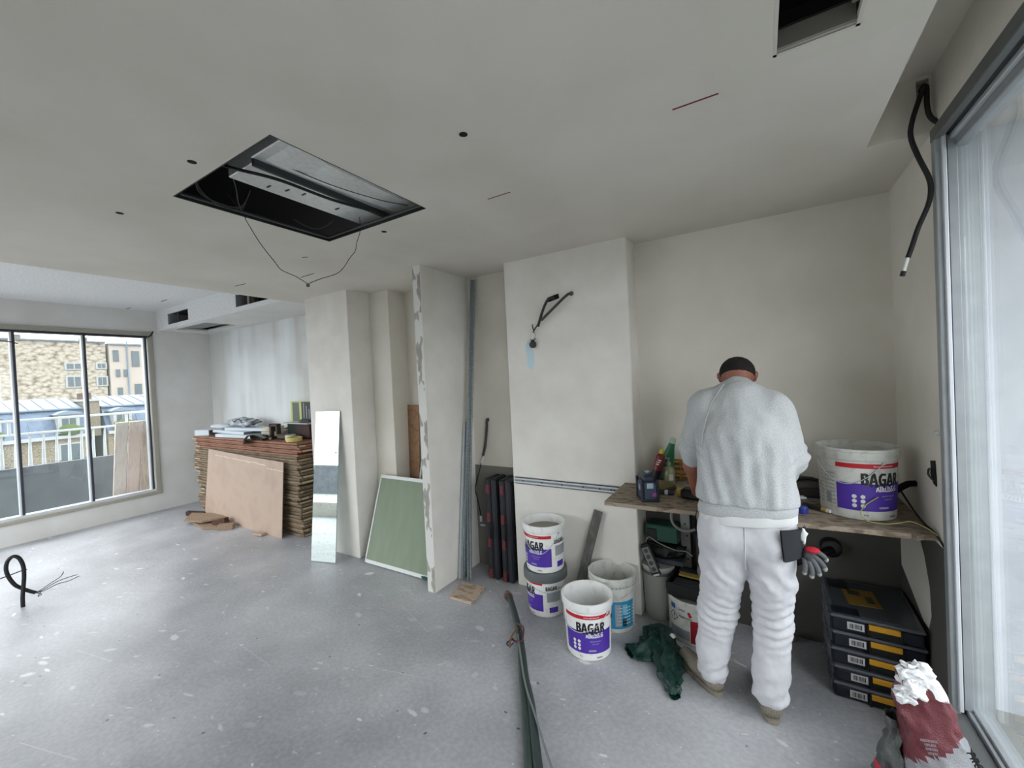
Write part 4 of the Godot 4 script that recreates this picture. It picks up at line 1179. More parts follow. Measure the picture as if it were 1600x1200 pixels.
# ---------------------------------------------------------------- leaning panels
func leaning(o: Node3D, bl: Vector3, br: Vector3, up: Vector3, thick: float) -> Transform3D:    # local x along the foot, y up the board, z out of its face
	var y = up.normalized()
	var x = (br - bl).normalized()
	x = (x - y * x.dot(y)).normalized()
	return Transform3D(Basis(x, y, x.cross(y)), bl)
func panels() -> void:
	# green board in a white frame, in the niche
	var p = thing("green_board", "moisture-proof green board in white frame leaning inside the niche", "panel")
	var tr = leaning(p, V(-3.10, 0.004, -2.425), V(-2.262, 0.004, -2.425), V(0, 0.735, -0.235), 0.02)
	var W = 0.835
	var H = 0.775
	var g := Geo.new()
	g.x = tr
	g.ab(V(0.012, 0.012, 0.0), V(W - 0.012, H - 0.012, 0.014), 0.001)
	obj("board", g, mat(rgb(136, 150, 130), 0.75, 0, noise_tex("green_board", 0.01, 4, [Color(0.96, 0.965, 0.95), Color(1, 1, 1)], [0.1, 0.9]), V(2, 0.5, 2)), p)
	for e in [[V(0, 0, 0), V(0.014, H, 0.022)], [V(W - 0.014, 0, 0), V(W, H, 0.022)], [V(0, 0, 0), V(W, 0.030, 0.022)], [V(0, H - 0.030, 0), V(W, H, 0.022)]]:
		g = Geo.new()
		g.x = tr
		g.ab(e[0], e[1], 0.002)
		obj("frame_strip", g, M.white, p)
	g = Geo.new()
	g.x = tr
	g.tube(smooth([V(0.70, 0.014, 0.03), V(0.73, 0.02, 0.034), V(0.76, 0.016, 0.03), V(0.79, 0.02, 0.034), V(0.82, 0.012, 0.03), V(0.77, 0.004, 0.03), V(0.71, 0.005, 0.03)]), 0.006, -1.0, 8)
	tag(obj("rope", g, mat(rgb(56, 92, 88), 0.8)), "short dark green rope loop caught on the green panel's foot", "rope")
	p = thing("brown_board", "upright brown hardboard strip behind the green panel in the niche", "board")
	tr = leaning(p, V(-3.035, 0.003, -2.86), V(-2.845, 0.003, -2.86), V(0.04, 1.37, -0.03), 0.012)
	g = Geo.new()
	g.x = tr
	g.ab(V(0, 0, 0), V(0.19, 1.385, 0.010), 0.001)
	obj("sheet", g, wood(rgb(134, 100, 72), rgb(160, 124, 94), "hardboard", V(2, 2, 2)), p)
	p = thing("white_batten", "thin white batten leaning behind the partition, beside brown hardboard strip", "batten")
	tr = leaning(p, V(-2.92, 0.003, -2.80), V(-2.89, 0.003, -2.80), V(0.19, 1.05, -0.07), 0.01)
	g = Geo.new()
	g.x = tr
	g.ab(V(0, 0, 0), V(0.02, 1.09, 0.02), 0.002)
	obj("batten", g, M.white, p)
	# the narrow mirror
	p = thing("mirror", "tall narrow frameless mirror leaning on the white column", "mirror")
	tr = leaning(p, V(-3.600, 0.003, -2.215), V(-3.334, 0.003, -2.283), V(-0.05, 1.36, -0.16), 0.006)
	g = Geo.new()
	g.x = tr
	g.ab(V(0, 0, 0), V(0.275, 1.375, 0.004))
	obj("glass_edge", g, mat(rgb(120, 150, 142), 0.2), p)
	g = Geo.new()
	g.x = tr
	g.ab(V(0.003, 0.003, 0.004), V(0.272, 1.372, 0.0052))
	var mm = mat(Color(0.88, 0.92, 0.91), 0.02, 1.0)
	mm.albedo_texture = noise_tex("mirror_dust", 0.02, 5, [Color(0.80, 0.82, 0.81), Color(1, 1, 1), Color(1, 1, 1)], [0.1, 0.35, 1.0]); mm.uv1_triplanar = true; mm.uv1_scale = V(3, 3, 3)
	obj("silvered_face", g, mm, p)
	g = Geo.new()
	g.x = tr
	g.box(V(0.245, 0.985, 0.008), V(0.018, 0.012, 0.006), 0.002)
	obj("clip", g, M.black, p)
	# big sheet against the stack
	p = thing("hardboard_sheet", "large beige hardboard sheet leaning on the front of the panel stack", "board")
	tr = leaning(p, V(-6.235, 0.003, -2.432), V(-4.435, 0.003, -2.418), V(0.03, 0.862, -0.048), 0.006)
	g = Geo.new()
	g.x = tr
	g.prism(PackedVector2Array([Vector2(0.0, 0.02), Vector2(0.9, 0.0), Vector2(1.28, 0.012), Vector2(1.8, 0.0), Vector2(1.80, 0.872), Vector2(1.2, 0.866), Vector2(0.1, 0.868), Vector2(0.10, 0.862), Vector2(0.06, 0.868)]), 0.006)
	obj("sheet", g, wood(rgb(174, 152, 136), rgb(184, 163, 146), "hardboard_pale", V(0.4, 0.4, 0.4)), p)
	g = Geo.new()
	g.x = tr
	var st = []
	var rt := RandomNumberGenerator.new()
	rt.seed = 8
	var xx = 0.25
	while xx < 1.72:
		var ll = rt.randf_range(0.06, 0.32)
		var yy = 0.80 + rt.randf_range(-0.006, 0.006) - (0.03 if xx > 1.35 else 0.0)
		st = []
		for k in 7: st.append([V(xx + ll * k / 6.0, yy + rt.randf_range(-0.003, 0.003), 0.0068), V(xx + ll * k / 6.0, yy + 0.004 + rt.randf_range(0.0, 0.009), 0.0068)])
		g.surf(st)
		xx += ll * rt.randf_range(0.7, 1.05)
	obj("torn_tape", g, mat(rgb(214, 198, 182), 0.7), p)

# ---------------------------------------------------------------- the stack of old panels and what lies on it
func panel_stack() -> void:
	var rn := RandomNumberGenerator.new()
	rn.seed = 12
	var mats_ = []
	for k in 4: mats_.append(wood(rgb(80 + k * 8, 68 + k * 6, 54 + k * 4), rgb(134 + k * 8, 118 + k * 6, 96 + k * 5), "old_panel_%d" % k, V(0.7, 5, 5), 0.8))
	var redm = wood(rgb(116, 76, 56), rgb(154, 108, 84), "red_panel", V(0.7, 4, 4), 0.65)
	var raw = mat(rgb(186, 172, 146), 0.85)
	var n = 18
	var ord = ["topmost", "second from the top", "third from the top", "fourth from the top", "fifth from the top", "sixth from the top", "seventh from the top", "eighth from the top", "ninth from the top", "ninth from the bottom", "eighth from the bottom", "seventh from the bottom", "sixth from the bottom", "fifth from the bottom", "fourth from the bottom", "third from the bottom", "second from the bottom", "lowest"]
	var y = 0.004
	for k in n:
		var i = n - 1 - k
		var h = 0.0575 if i > 2 else 0.050
		var x0 = -6.58 + rn.randf_range(-0.05, 0.03) - (0.07 if i < 9 else 0.0) - (0.03 if i < 4 else 0.0)
		var x1 = -4.20 + rn.randf_range(-0.06, 0.03) + (0.0 if i > 2 else 0.02)
		var z1 = -2.515 + rn.randf_range(-0.012, 0.02)
		var what = ("reddish wooden panel, %s in the stack by the far window" if i < 3 else "weathered brown panel, %s in the stack by the far window") % ord[i]
		var o = thing("wood_panel", what, "panel", V(0, y, 0), 0, "stacked old panels")
		var m = redm if i < 3 else mats_[rn.randi() % 4]
		var g := Geo.new()
		g.ab(V(x0, 0, -2.955), V(x1, h * 0.42, z1), 0.004)
		obj("lower_board", g, m, o)
		g = Geo.new()
		g.ab(V(x0 + rn.randf_range(0.0, 0.03), h * 0.50, -2.955), V(x1 - rn.randf_range(0.0, 0.04), h - 0.002, z1 + rn.randf_range(-0.012, 0.004)), 0.004)
		obj("upper_board", g, redm if i < 3 else mats_[rn.randi() % 4], o)
		g = Geo.new()
		g.ab(V(x0 + 0.02, h * 0.40, -2.94), V(x1 - 0.03, h * 0.52, z1 - 0.014))
		obj("core", g, mat(rgb(52, 40, 30), 0.9), o)
		if rn.randf() < 0.7:
			g = Geo.new()
			var xx = x0 + rn.randf_range(0.0, 0.05)
			g.ab(V(xx, h * 0.1, z1 - 0.01), V(xx + rn.randf_range(0.05, 0.14), h * 0.38, z1 + 0.0015))
			obj("torn_end", g, raw, o)
		if rn.randf() < 0.75:
			g = Geo.new()
			g.ab(V(x1 - 0.01, h * 0.08, z1 - 0.05 - rn.randf_range(0.0, 0.2)), V(x1 + 0.0015, h * 0.4, z1 - 0.02))
			obj("torn_end", g, raw, o)
		y += h
	var T = y + 0.001
	stack_top(T)
	# scraps at the foot
	var osbm = mat(Color.WHITE, 0.85, 0, noise_tex("chipboard", 0.03, 3, [rgb(112, 92, 74), rgb(172, 150, 126), rgb(146, 120, 98)], [0.3, 0.5, 0.7]), V(6, 6, 6))
	var sc = func(poly: Array, y0: float, h: float, label: String, tilt := 0.0, mm: Material = null):
		var o = thing("chipboard_scrap", label, "scrap", V(0, 0, 0), 0, "chipboard scraps")
		var c = Vector2.ZERO
		for q in poly: c += q
		c /= poly.size()
		var g := Geo.new()
		g.x = Transform3D(Basis(Vector3.BACK, tilt) * Basis(Vector3.RIGHT, PI / 2), V(c.x, y0 + h, c.y))
		var pp := PackedVector2Array()
		for q in poly: pp.append(q - c)
		g.prism(pp, h)
		obj("chipboard", g, mm if mm else osbm, o)
	sc.call([Vector2(-6.35, -2.33), Vector2(-5.95, -2.45), Vector2(-5.62, -2.41), Vector2(-5.75, -2.2), Vector2(-6.05, -2.14)], 0.045, 0.022, "largest rough chipboard scrap on the floor by the leaning sheet", 0.03)
	sc.call([Vector2(-6.0, -2.2), Vector2(-5.6, -2.38), Vector2(-5.42, -2.26), Vector2(-5.62, -2.16)], 0.004, 0.024, "flat chipboard scrap pinned beneath the largest scrap")
	sc.call([Vector2(-5.50, -2.28), Vector2(-5.36, -2.38), Vector2(-5.28, -2.32), Vector2(-5.42, -2.22)], 0.003, 0.05, "small chunky chipboard scrap at right end of the scrap heap")
	sc.call([Vector2(-5.72, -2.33), Vector2(-5.52, -2.39), Vector2(-5.45, -2.31), Vector2(-5.62, -2.25)], 0.029, 0.05, "dark splintered chipboard scrap in the middle of the heap", 0.25, mat(rgb(84, 56, 42), 0.9))
	sc.call([Vector2(-6.52, -2.36), Vector2(-6.22, -2.44), Vector2(-6.2, -2.39), Vector2(-6.48, -2.31)], 0.003, 0.05, "dark red wood block behind the scraps, under the sheet's corner", 0.0, mat(rgb(66, 36, 34), 0.8))
	sc.call([Vector2(-4.95, -2.36), Vector2(-4.72, -2.39), Vector2(-4.70, -2.34), Vector2(-4.86, -2.33)], 0.003, 0.02, "thin pale splinter of board lying alone beneath the sheet's edge", 0.06, mat(rgb(176, 156, 136), 0.9))

func stack_top(T: float) -> void:
	var white = mat(rgb(206, 216, 222), 0.6)
	var grey = mat(rgb(96, 98, 100), 0.7)
	var dark = mat(rgb(48, 46, 46), 0.7)
	var g := Geo.new()
	var book = func(label: String, c: Vector3, s: Vector3, turn: float):
		var o = thing("plasterboard_offcut", label, "board", c, turn, "white boards on the stack")
		var q := Geo.new()
		q.box(V(0, s.y / 2, 0), V(s.x, s.y, s.z), 0.003)
		obj("white_sheet", q, white, o)
		q = Geo.new()
		q.box(V(s.x / 2 + 0.0005, s.y / 2, 0), V(0.002, s.y * 0.8, s.z * 0.94))
		obj("grey_edge", q, grey, o)
		return o
	book.call("white box with grey side at the stack's left end", V(-6.50, T, -2.60), V(0.24, 0.075, 0.13), deg_to_rad(18))
	book.call("lowest white board in the pile on the wooden stack", V(-5.66, T, -2.66), V(0.80, 0.040, 0.24), deg_to_rad(3))
	book.call("middle white board in the pile on the wooden stack", V(-5.86, T + 0.042, -2.70), V(0.90, 0.035, 0.24), deg_to_rad(-3))
	book.call("upper white board in the pile on the wooden stack", V(-5.56, T + 0.079, -2.72), V(0.80, 0.036, 0.20), deg_to_rad(5))
	var o = thing("white_cloth", "folded white cloth lying on the left of the board pile", "cloth", V(-6.28, T + 0.079, -2.72))
	g = Geo.new()
	blob(g, V(0, 0.035, 0), V(0.24, 0.035, 0.10), 0.2, 31, 7.0)
	obj("cloth", g, mat(rgb(214, 216, 220), 0.85), o)
	o = thing("plastic_wrap", "crumpled clear plastic wrap on top of the board pile", "wrap", V(-5.76, T + 0.117, -2.74))
	g = Geo.new()
	blob(g, V(0, 0.055, 0), V(0.25, 0.055, 0.09), 0.55, 33, 9.0, 20, 30)
	obj("film", g, mat(rgb(168, 174, 180), 0.3), o)
	g = Geo.new()
	g.tube(smooth([V(-0.2, 0.09, 0.05), V(-0.08, 0.07, 0.09), V(0.02, 0.10, 0.08), V(0.12, 0.06, 0.09)]), 0.008, -1.0, 6)
	obj("dark_band", g, grey, o)
	var roll = func(label: String, at: Vector3, r: float, h: float, m: Material):
		var q = thing("tape_roll", label, "tape", at, 0, "tape rolls on the stack")
		var a := Geo.new()
		a.lathe([Vector2(r * 0.62, 0), Vector2(r, 0), Vector2(r, h), Vector2(r * 0.62, h), Vector2(r * 0.62, 0)], 32)
		obj("tape", a, m, q)
		a = Geo.new()
		a.lathe([Vector2(r * 0.56, 0.001), Vector2(r * 0.62, 0.001), Vector2(r * 0.62, h - 0.001), Vector2(r * 0.56, h - 0.001), Vector2(r * 0.56, 0.001)], 32)
		obj("core", a, mat(rgb(150, 130, 104), 0.8), q)
	var cream = mat(rgb(206, 198, 180), 0.7)
	roll.call("lower cream tape roll in the middle of the stack top", V(-5.02, T + 0.036, -2.72), 0.14, 0.05, cream)
	roll.call("upper cream tape roll resting on the lower cream roll", V(-5.06, T + 0.087, -2.73), 0.11, 0.05, cream)
	roll.call("small white tape roll near the stack's right front edge", V(-4.56, T, -2.64), 0.055, 0.06, mat(rgb(206, 202, 186), 0.7))
	roll.call("yellow masking tape roll at the stack's right front corner", V(-4.42, T, -2.60), 0.08, 0.045, mat(rgb(202, 190, 112), 0.7))
	o = thing("green_strip", "curled grey green plastic strip hanging over the stack's front edge", "strip", V(-5.10, T + 0.006, -2.50))
	g = Geo.new()
	var rows = []
	var sp = smooth([V(0.22, 0.018, -0.05), V(0.12, 0.05, -0.03), V(0.02, 0.062, 0.0), V(-0.07, 0.03, 0.03), V(-0.11, -0.06, 0.045)], 4)
	for k in sp.size():
		var w = V(0.035 + 0.004 * k, 0.004, 0.055)
		rows.append([sp[k] - w, sp[k] + w * 0.4 + V(0, 0.012, 0), sp[k] + w])
	g.surf(rows)
	for r in rows:
		for j in 3: r[j] += V(0.002, -0.006, -0.004)
	g.surf(rows)
	obj("strip", g, mat(rgb(142, 152, 144), 0.6), o)
	o = thing("steel_bracket", "dark brown steel bracket standing on the stack behind the tape", "bracket", V(-4.86, T, -2.64))
	g = Geo.new()
	g.box(V(-0.06, 0.09, 0), V(0.04, 0.18, 0.06), 0.004); g.box(V(0.0, 0.165, 0), V(0.14, 0.03, 0.06), 0.004); g.box(V(0.06, 0.12, 0), V(0.03, 0.12, 0.05), 0.004)
	obj("steel_plate", g, mat(rgb(62, 50, 44), 0.6, 0.2), o)
	g = Geo.new()
	g.box(V(-0.05, 0.012, 0.04), V(0.03, 0.025, 0.02), 0.003)
	obj("pale_foot", g, cream, o)
	o = thing("timber_block", "short brown timber block lying across the stack behind the bracket", "block", V(-4.98, T, -2.90), deg_to_rad(2))
	g = Geo.new()
	g.box(V(0, 0.09, 0), V(0.28, 0.05, 0.07), 0.004, Basis(Vector3.BACK, 0.25)); g.box(V(0.05, 0.03, 0), V(0.2, 0.06, 0.07), 0.004)
	obj("timber", g, wood(rgb(72, 48, 36), rgb(104, 72, 54), "dark_timber", V(2, 4, 4)), o)
	o = thing("hand_grinder", "black hand grinder lying on the stack beside the tape rolls", "grinder", V(-5.06, T, -2.555), deg_to_rad(3))
	g = Geo.new()
	g.x = Transform3D(Basis(Vector3.BACK, PI / 2), V(0, 0.035, 0))
	g.lathe([Vector2(0, -0.16), Vector2(0.025, -0.15), Vector2(0.022, 0.0), Vector2(0.03, 0.06), Vector2(0.032, 0.13), Vector2(0, 0.15)], 18)
	obj("motor_body", g, dark, o)
	g = Geo.new()
	g.tube([V(0.11, 0.035, 0), V(0.11, 0.02, 0.05)], 0.03, 0.04, 16)
	obj("gear_head", g, M.black, o)
	o = thing("grey_pouch", "flat grey tool pouch lying on the right of the stack", "pouch", V(-4.68, T, -2.70))
	g = Geo.new()
	blob(g, V(0, 0.03, 0), V(0.19, 0.03, 0.10), 0.2, 41, 7.0)
	obj("cloth", g, mat(rgb(92, 84, 76), 0.85), o)
	o = thing("carton", "dark green and maroon carton under the picture box on the stack", "carton", V(-4.60, T, -2.86))
	g = Geo.new()
	g.box(V(-0.12, 0.084, 0.02), V(0.20, 0.168, 0.16), 0.004)
	obj("green_half", g, mat(rgb(34, 50, 40), 0.7), o)
	g = Geo.new()
	g.box(V(0.10, 0.084, 0.02), V(0.24, 0.168, 0.17), 0.004)
	obj("maroon_half", g, mat(rgb(62, 36, 36), 0.7), o)
	o = thing("picture_box", "lime green box with grey picture panels standing on the dark carton", "box", V(-4.68, T + 0.172, -2.895), deg_to_rad(2))
	g = Geo.new()
	g.box(V(0, 0.125, 0), V(0.46, 0.25, 0.05), 0.003)
	obj("carton", g, mat(rgb(196, 208, 120), 0.6), o)
	g = Geo.new()
	g.box(V(-0.125, 0.125, 0.0255), V(0.13, 0.225, 0.002))
	obj("grey_picture", g, mat(rgb(104, 106, 104), 0.6), o)
	g = Geo.new()
	g.box(V(0.10, 0.125, 0.0255), V(0.23, 0.235, 0.002))
	obj("dark_picture", g, mat(rgb(52, 56, 60), 0.6), o)
	g = Geo.new()
	for k in 3: g.box(V(0.03 + k * 0.05, 0.13 - k * 0.02, 0.027), V(0.02, 0.20 - k * 0.03, 0.002))
	obj("pale_picture", g, mat(rgb(140, 144, 146), 0.6), o)
	o = thing("pale_board", "thin pale board lying in front of the lime green box", "board", V(-4.60, T + 0.172, -2.775), deg_to_rad(-2))
	g = Geo.new()
	g.box(V(0.02, 0.006, 0), V(0.50, 0.012, 0.13), 0.002)
	obj("board", g, mat(rgb(188, 192, 190), 0.6), o)
	g = Geo.new()
	blob(g, V(0.12, 0.035, 0.0), V(0.10, 0.03, 0.05), 0.3, 44, 9.0)
	tag(obj("grey_cloth", g, mat(rgb(70, 72, 74), 0.7), self, V(-4.60, T + 0.165, -2.775)), "grey crumpled cloth on the pale board by the lime box", "cloth")

func ceiling_things() -> void:
	var galv = mat(Color(0.86, 0.875, 0.87), 0.28, 0.25, noise_tex("galvanised", 0.02, 3, [Color(0.93, 0.935, 0.94), Color(1, 1, 1)], [0.1, 0.9]), V(3, 3, 3))
	var u = thing("ceiling_unit", "galvanised ventilation unit seen up inside the square ceiling hatch", "air unit")
	var g := Geo.new()
	g.ab(V(-1.985, 2.545, -1.95), V(-1.785, 2.80, -0.935), 0.004)
	obj("flat_panel", g, galv, u)
	g = Geo.new()
	g.ab(V(-1.785, 2.565, -1.95), V(-1.36, 2.80, -0.93), 0.004)
	obj("casing", g, galv, u)
	g = Geo.new()        # raised rim of the drip tray with its sloping sides
	g.ab(V(-1.50, 2.53, -1.75), V(-1.40, 2.57, -0.935), 0.012)
	obj("outer_lip", g, galv, u)
	g = Geo.new()
	g.surf([[V(-1.755, 2.564, -0.97), V(-1.51, 2.564, -0.97)], [V(-1.735, 2.550, -1.01), V(-1.53, 2.550, -1.01)], [V(-1.72, 2.541, -1.12), V(-1.54, 2.541, -1.12)]])
	g.surf([[V(-1.72, 2.541, -1.12), V(-1.54, 2.541, -1.12)], [V(-1.71, 2.544, -1.45), V(-1.55, 2.544, -1.45)], [V(-1.70, 2.549, -1.72), V(-1.56, 2.549, -1.72)], [V(-1.72, 2.564, -1.78), V(-1.52, 2.564, -1.78)]])
	for s in [-1.0, 1.0]:
		var e = [[V(-1.632 + s * 0.122, 2.564, -0.97), V(-1.632 + s * 0.102, 2.550, -1.01)], [V(-1.632 + s * 0.120, 2.564, -1.12), V(-1.632 + s * 0.09, 2.541, -1.12)], [V(-1.632 + s * 0.115, 2.564, -1.72), V(-1.632 + s * 0.07, 2.549, -1.72)]]
		g.surf(e)
	obj("drip_tray", g, galv, u)
	g = Geo.new()
	g.ab(V(-1.79, 2.535, -1.95), V(-1.775, 2.57, -0.935), 0.002)
	obj("seam", g, mat(Color(0.3, 0.31, 0.32), 0.5, 0.6), u)
	g = Geo.new()
	for p in [V(-1.90, 2.544, -1.15), V(-1.93, 2.544, -1.08), V(-1.88, 2.544, -1.22), V(-1.90, 2.544, -1.42)]: g.box(p, V(0.03, 0.003, 0.008))
	obj("slot", g, M.black, u)
	var fr = thing("hatch_frame", "thin black metal frame lining the square ceiling hatch", "frame")
	for e in [[V(-2.21, 2.4775, -1.585), V(-2.204, 2.51, -0.808)], [V(-1.426, 2.4775, -1.585), V(-1.42, 2.51, -0.808)], [V(-2.21, 2.4775, -1.585), V(-1.42, 2.51, -1.579)], [V(-2.21, 2.4775, -0.814), V(-1.42, 2.51, -0.808)]]:
		g = Geo.new()
		g.ab(e[0], e[1], 0.001)
		obj("frame_side", g, mat(rgb(38, 40, 42), 0.5, 0.3), fr)
	g = Geo.new()
	g.ab(V(-2.19, 2.486, -1.565), V(-2.183, 2.493, -0.83)); g.ab(V(-2.19, 2.486, -1.565), V(-1.44, 2.493, -1.558))
	obj("inner_bead", g, mat(rgb(90, 92, 94), 0.5, 0.3), fr)
	tag(obj("hose", wire([V(-2.02, 2.60, -0.86), V(-1.86, 2.535, -0.915), V(-1.79, 2.522, -1.05), V(-1.775, 2.518, -1.30), V(-1.74, 2.522, -1.50), V(-1.69, 2.52, -1.66)], 0.007, 8, 8), M.rubber), "black drain hose running across the ventilation unit in the hatch", "hose")
	tag(obj("wire", wire([V(-1.72, 2.56, -1.0), V(-1.66, 2.525, -1.2), V(-1.62, 2.53, -1.45), V(-1.58, 2.545, -1.62)], 0.002, 8, 6), M.rubber), "thin black wire lying along the ventilation unit's tray in the hatch", "wire")
	# the drooping loop with a terminal at its lowest point
	var L = thing("looped_wire", "thin black wire drooping in a loop below the square ceiling hatch", "wire")
	obj("wire", wire([V(-2.185, 2.56, -1.02), V(-2.196, 2.478, -1.097), V(-2.192, 2.455, -1.105), V(-2.174, 2.379, -1.138), V(-2.161, 2.334, -1.16), V(-2.135, 2.257, -1.206), V(-2.122, 2.22, -1.23), V(-2.091, 2.192, -1.286), V(-2.063, 2.156, -1.335)], 0.0019), M.rubber, L)
	obj("wire", wire([V(-2.063, 2.156, -1.335), V(-2.033, 2.187, -1.388), V(-1.993, 2.222, -1.46), V(-1.973, 2.261, -1.496), V(-1.958, 2.31, -1.522), V(-1.941, 2.361, -1.554), V(-1.936, 2.405, -1.562), V(-1.911, 2.478, -1.572), V(-1.90, 2.56, -1.56)], 0.0019), M.rubber, L)
	g = Geo.new()
	g.box(V(-2.063, 2.149, -1.335), V(0.016, 0.018, 0.014), 0.003)
	obj("terminal", g, mat(rgb(92, 92, 84), 0.6), L)
	var wn = ["slack black wire hanging just inside the hatch's near left edge", "short black wire curl in the hatch's left corner, beside the longer one", "black wire curl above the hatch's front edge, left of the wire loop", "black cable arc in the hatch's front right corner"]
	var ws = [[V(-2.03, 2.60, -0.87), V(-2.10, 2.53, -0.86), V(-2.15, 2.49, -0.93), V(-2.18, 2.485, -1.03), V(-2.185, 2.52, -1.09)], [V(-2.08, 2.60, -0.85), V(-2.14, 2.51, -0.88), V(-2.15, 2.485, -0.98), V(-2.14, 2.50, -1.06), V(-2.11, 2.58, -1.09)], [V(-1.98, 2.62, -0.93), V(-2.02, 2.53, -0.98), V(-2.09, 2.50, -1.02), V(-2.16, 2.49, -1.07), V(-2.18, 2.54, -1.10)], [V(-2.04, 2.60, -1.55), V(-2.07, 2.50, -1.46), V(-2.11, 2.485, -1.40), V(-2.17, 2.53, -1.34)]]
	for k in 4: tag(obj("wire", wire(ws[k], 0.0026), mat(rgb(64, 64, 62), 0.6)), wn[k], "wire", "loose wires in the hatch")
	tag(obj("wire", wire([V(-7.10, 2.30, -0.80), V(-7.08, 2.27, -0.93), V(-7.06, 2.262, -1.00), V(-7.05, 2.240, -1.07)], 0.006), M.rubber), "thin black wire poking in across the far window's top left", "wire")
	tag(obj("cable", wire([V(-7.145, 2.395, -2.20), V(-7.12, 2.39, -2.23), V(-7.10, 2.42, -2.26), V(-7.12, 2.47, -2.29)], 0.008), M.rubber), "short black cable end at the far window's upper right corner", "cable")
	# slits, red lines and holes in the ceilings
	var red = mat(rgb(112, 18, 40), 0.6)
	var dk = mat(rgb(46, 40, 42), 0.8)
	var mark = func(called: String, label: String, a: Vector3, b: Vector3, w: float, m: Material, grp: String, cat: String):
		var q := Geo.new()
		var d = (b - a)
		q.box((a + b) / 2, V(d.length(), 0.003, w), 0.0, Basis(Vector3.UP, atan2(-d.z, d.x)))
		tag(obj(called, q, m), label, cat, grp)
	mark.call("red_mark", "dark red line on the ceiling near the dark ceiling slot", V(-0.226, HC, -1.496), V(-0.087, HC, -1.497), 0.006, red, "red lines on the ceiling", "mark")
	mark.call("red_mark", "dark red line on the ceiling right of the square hatch", V(-1.112, HC, -1.684), V(-0.984, HC, -1.685), 0.005, red, "red lines on the ceiling", "mark")
	mark.call("dark_mark", "dark slit in the ceiling just above the wire loop's terminal", V(-3.10, HC, -1.949), V(-2.92, HC, -1.944), 0.008, dk, "dark slits in the ceilings", "mark")
	mark.call("dark_mark", "dark slit in the ceiling nearest the lower ceiling's far edge", V(-3.74, HC, -1.767), V(-3.60, HC, -1.778), 0.008, dk, "dark slits in the ceilings", "mark")
	mark.call("dark_mark", "short dark slit in ceiling between the hatch and wire loop", V(-2.615, HC, -1.662), V(-2.58, HC, -1.680), 0.008, dk, "dark slits in the ceilings", "mark")
	mark.call("dark_mark", "dark slit in the raised ceiling nearer the air vents", V(-6.31, 2.75, -2.127), V(-6.14, 2.75, -2.127), 0.012, dk, "dark slits in the ceilings", "mark")
	mark.call("dark_mark", "dark slit in the raised ceiling nearest the left wall", V(-7.12, 2.75, -2.029), V(-6.98, 2.75, -2.031), 0.012, dk, "dark slits in the ceilings", "mark")
	var hn = ["round drilled hole in the ceiling at the hatch's near left side", "round drilled hole in the ceiling far left of the hatch", "round drilled hole in the ceiling between hatch and red line", "small drilled hole in the ceiling right below the hatch's corner"]
	var hp = [V(-1.822, HC, -0.734), V(-2.601, HC, -0.737), V(-0.881, HC, -1.196), V(-1.831, HC, -1.673)]
	for k in 4:
		g = Geo.new()
		g.x = Transform3D(Basis.IDENTITY, hp[k])
		g.lathe([Vector2(0.015, 0.001), Vector2(0.0155, -0.0008), Vector2(0, -0.0008)], 20)
		tag(obj("ceiling_hole", g, M.void), hn[k], "hole", "drilled ceiling holes")
	# duct mouths in the soffit and its loose hatch panel
	for e in [["air_vent", "rectangular black air vent nearest the left wall, in the soffit face", -6.79, -6.177], ["air_vent", "rectangular black air vent cut off by the lower ceiling's edge", -4.985, -4.325]]:
		var v = thing(e[0], e[1], "vent", Vector3.ZERO, 0, "air vents in the soffit")
		g = Geo.new()
		g.ab(V(e[2], 2.53, -2.62), V(e[3], 2.69, -2.60)); g.ab(V(e[2], 2.682, -2.60), V(e[3], 2.69, -2.375)); g.ab(V(e[2], 2.522, -2.60), V(e[3], 2.53, -2.375)); g.ab(V(e[3], 2.53, -2.60), V(e[3] + 0.008, 2.69, -2.375))
		obj("duct", g, M.dark, v)
		g = Geo.new()
		g.ab(V(e[2] - 0.008, 2.53, -2.60), V(e[2] + 0.005, 2.685, -2.352))
		obj("duct_side", g, mat(rgb(150, 154, 158), 0.5, 0.3), v)
		g = Geo.new()
		g.ab(V(e[2] + 0.22, 2.53, -2.40), V(e[2] + 0.235, 2.685, -2.38))
		obj("divider", g, mat(rgb(96, 98, 100), 0.5, 0.3), v)
		if e[2] > -6.0:
			g = Geo.new()
			g.ab(V(e[2] + 0.12, 2.55, -2.44), V(e[2] + 0.22, 2.66, -2.41), 0.004)
			obj("damper", g, mat(rgb(150, 140, 118), 0.7), v)
	var hp2 = thing("soffit_panel", "grey access panel sitting slightly askew in the soffit opening", "panel", V(-6.39, 2.495, -2.62), 0.02)
	g = Geo.new()
	g.box(V(0.0, 0.012, 0.02), V(0.80, 0.01, 0.28), 0.002, Basis(Vector3.RIGHT, 0.05))
	obj("sheet", g, mat(rgb(126, 132, 134), 0.5), hp2)
	g = Geo.new()
	g.box(V(0.0, 0.05, 0.0), V(0.86, 0.012, 0.37))
	obj("dark_backing", g, M.void, hp2)
	# ceiling slot near the right
	var sl = thing("ceiling_slot", "dark rectangular duct opening with grey metal lip in the ceiling above right", "opening")
	g = Geo.new()
	g.ab(V(0.066, 2.66, -1.41), V(0.242, 2.67, -0.78)); g.ab(V(0.058, 2.50, -1.41), V(0.066, 2.67, -0.78)); g.ab(V(0.242, 2.50, -1.41), V(0.25, 2.67, -0.78)); 
	obj("duct", g, mat(rgb(50, 54, 56), 0.5, 0.3), sl)
	g = Geo.new()
	g.ab(V(0.066, 2.484, -1.408), V(0.242, 2.535, -1.400), 0.001)
	obj("metal_lip", g, mat(rgb(150, 148, 140), 0.5, 0.4), sl)
	g = Geo.new()
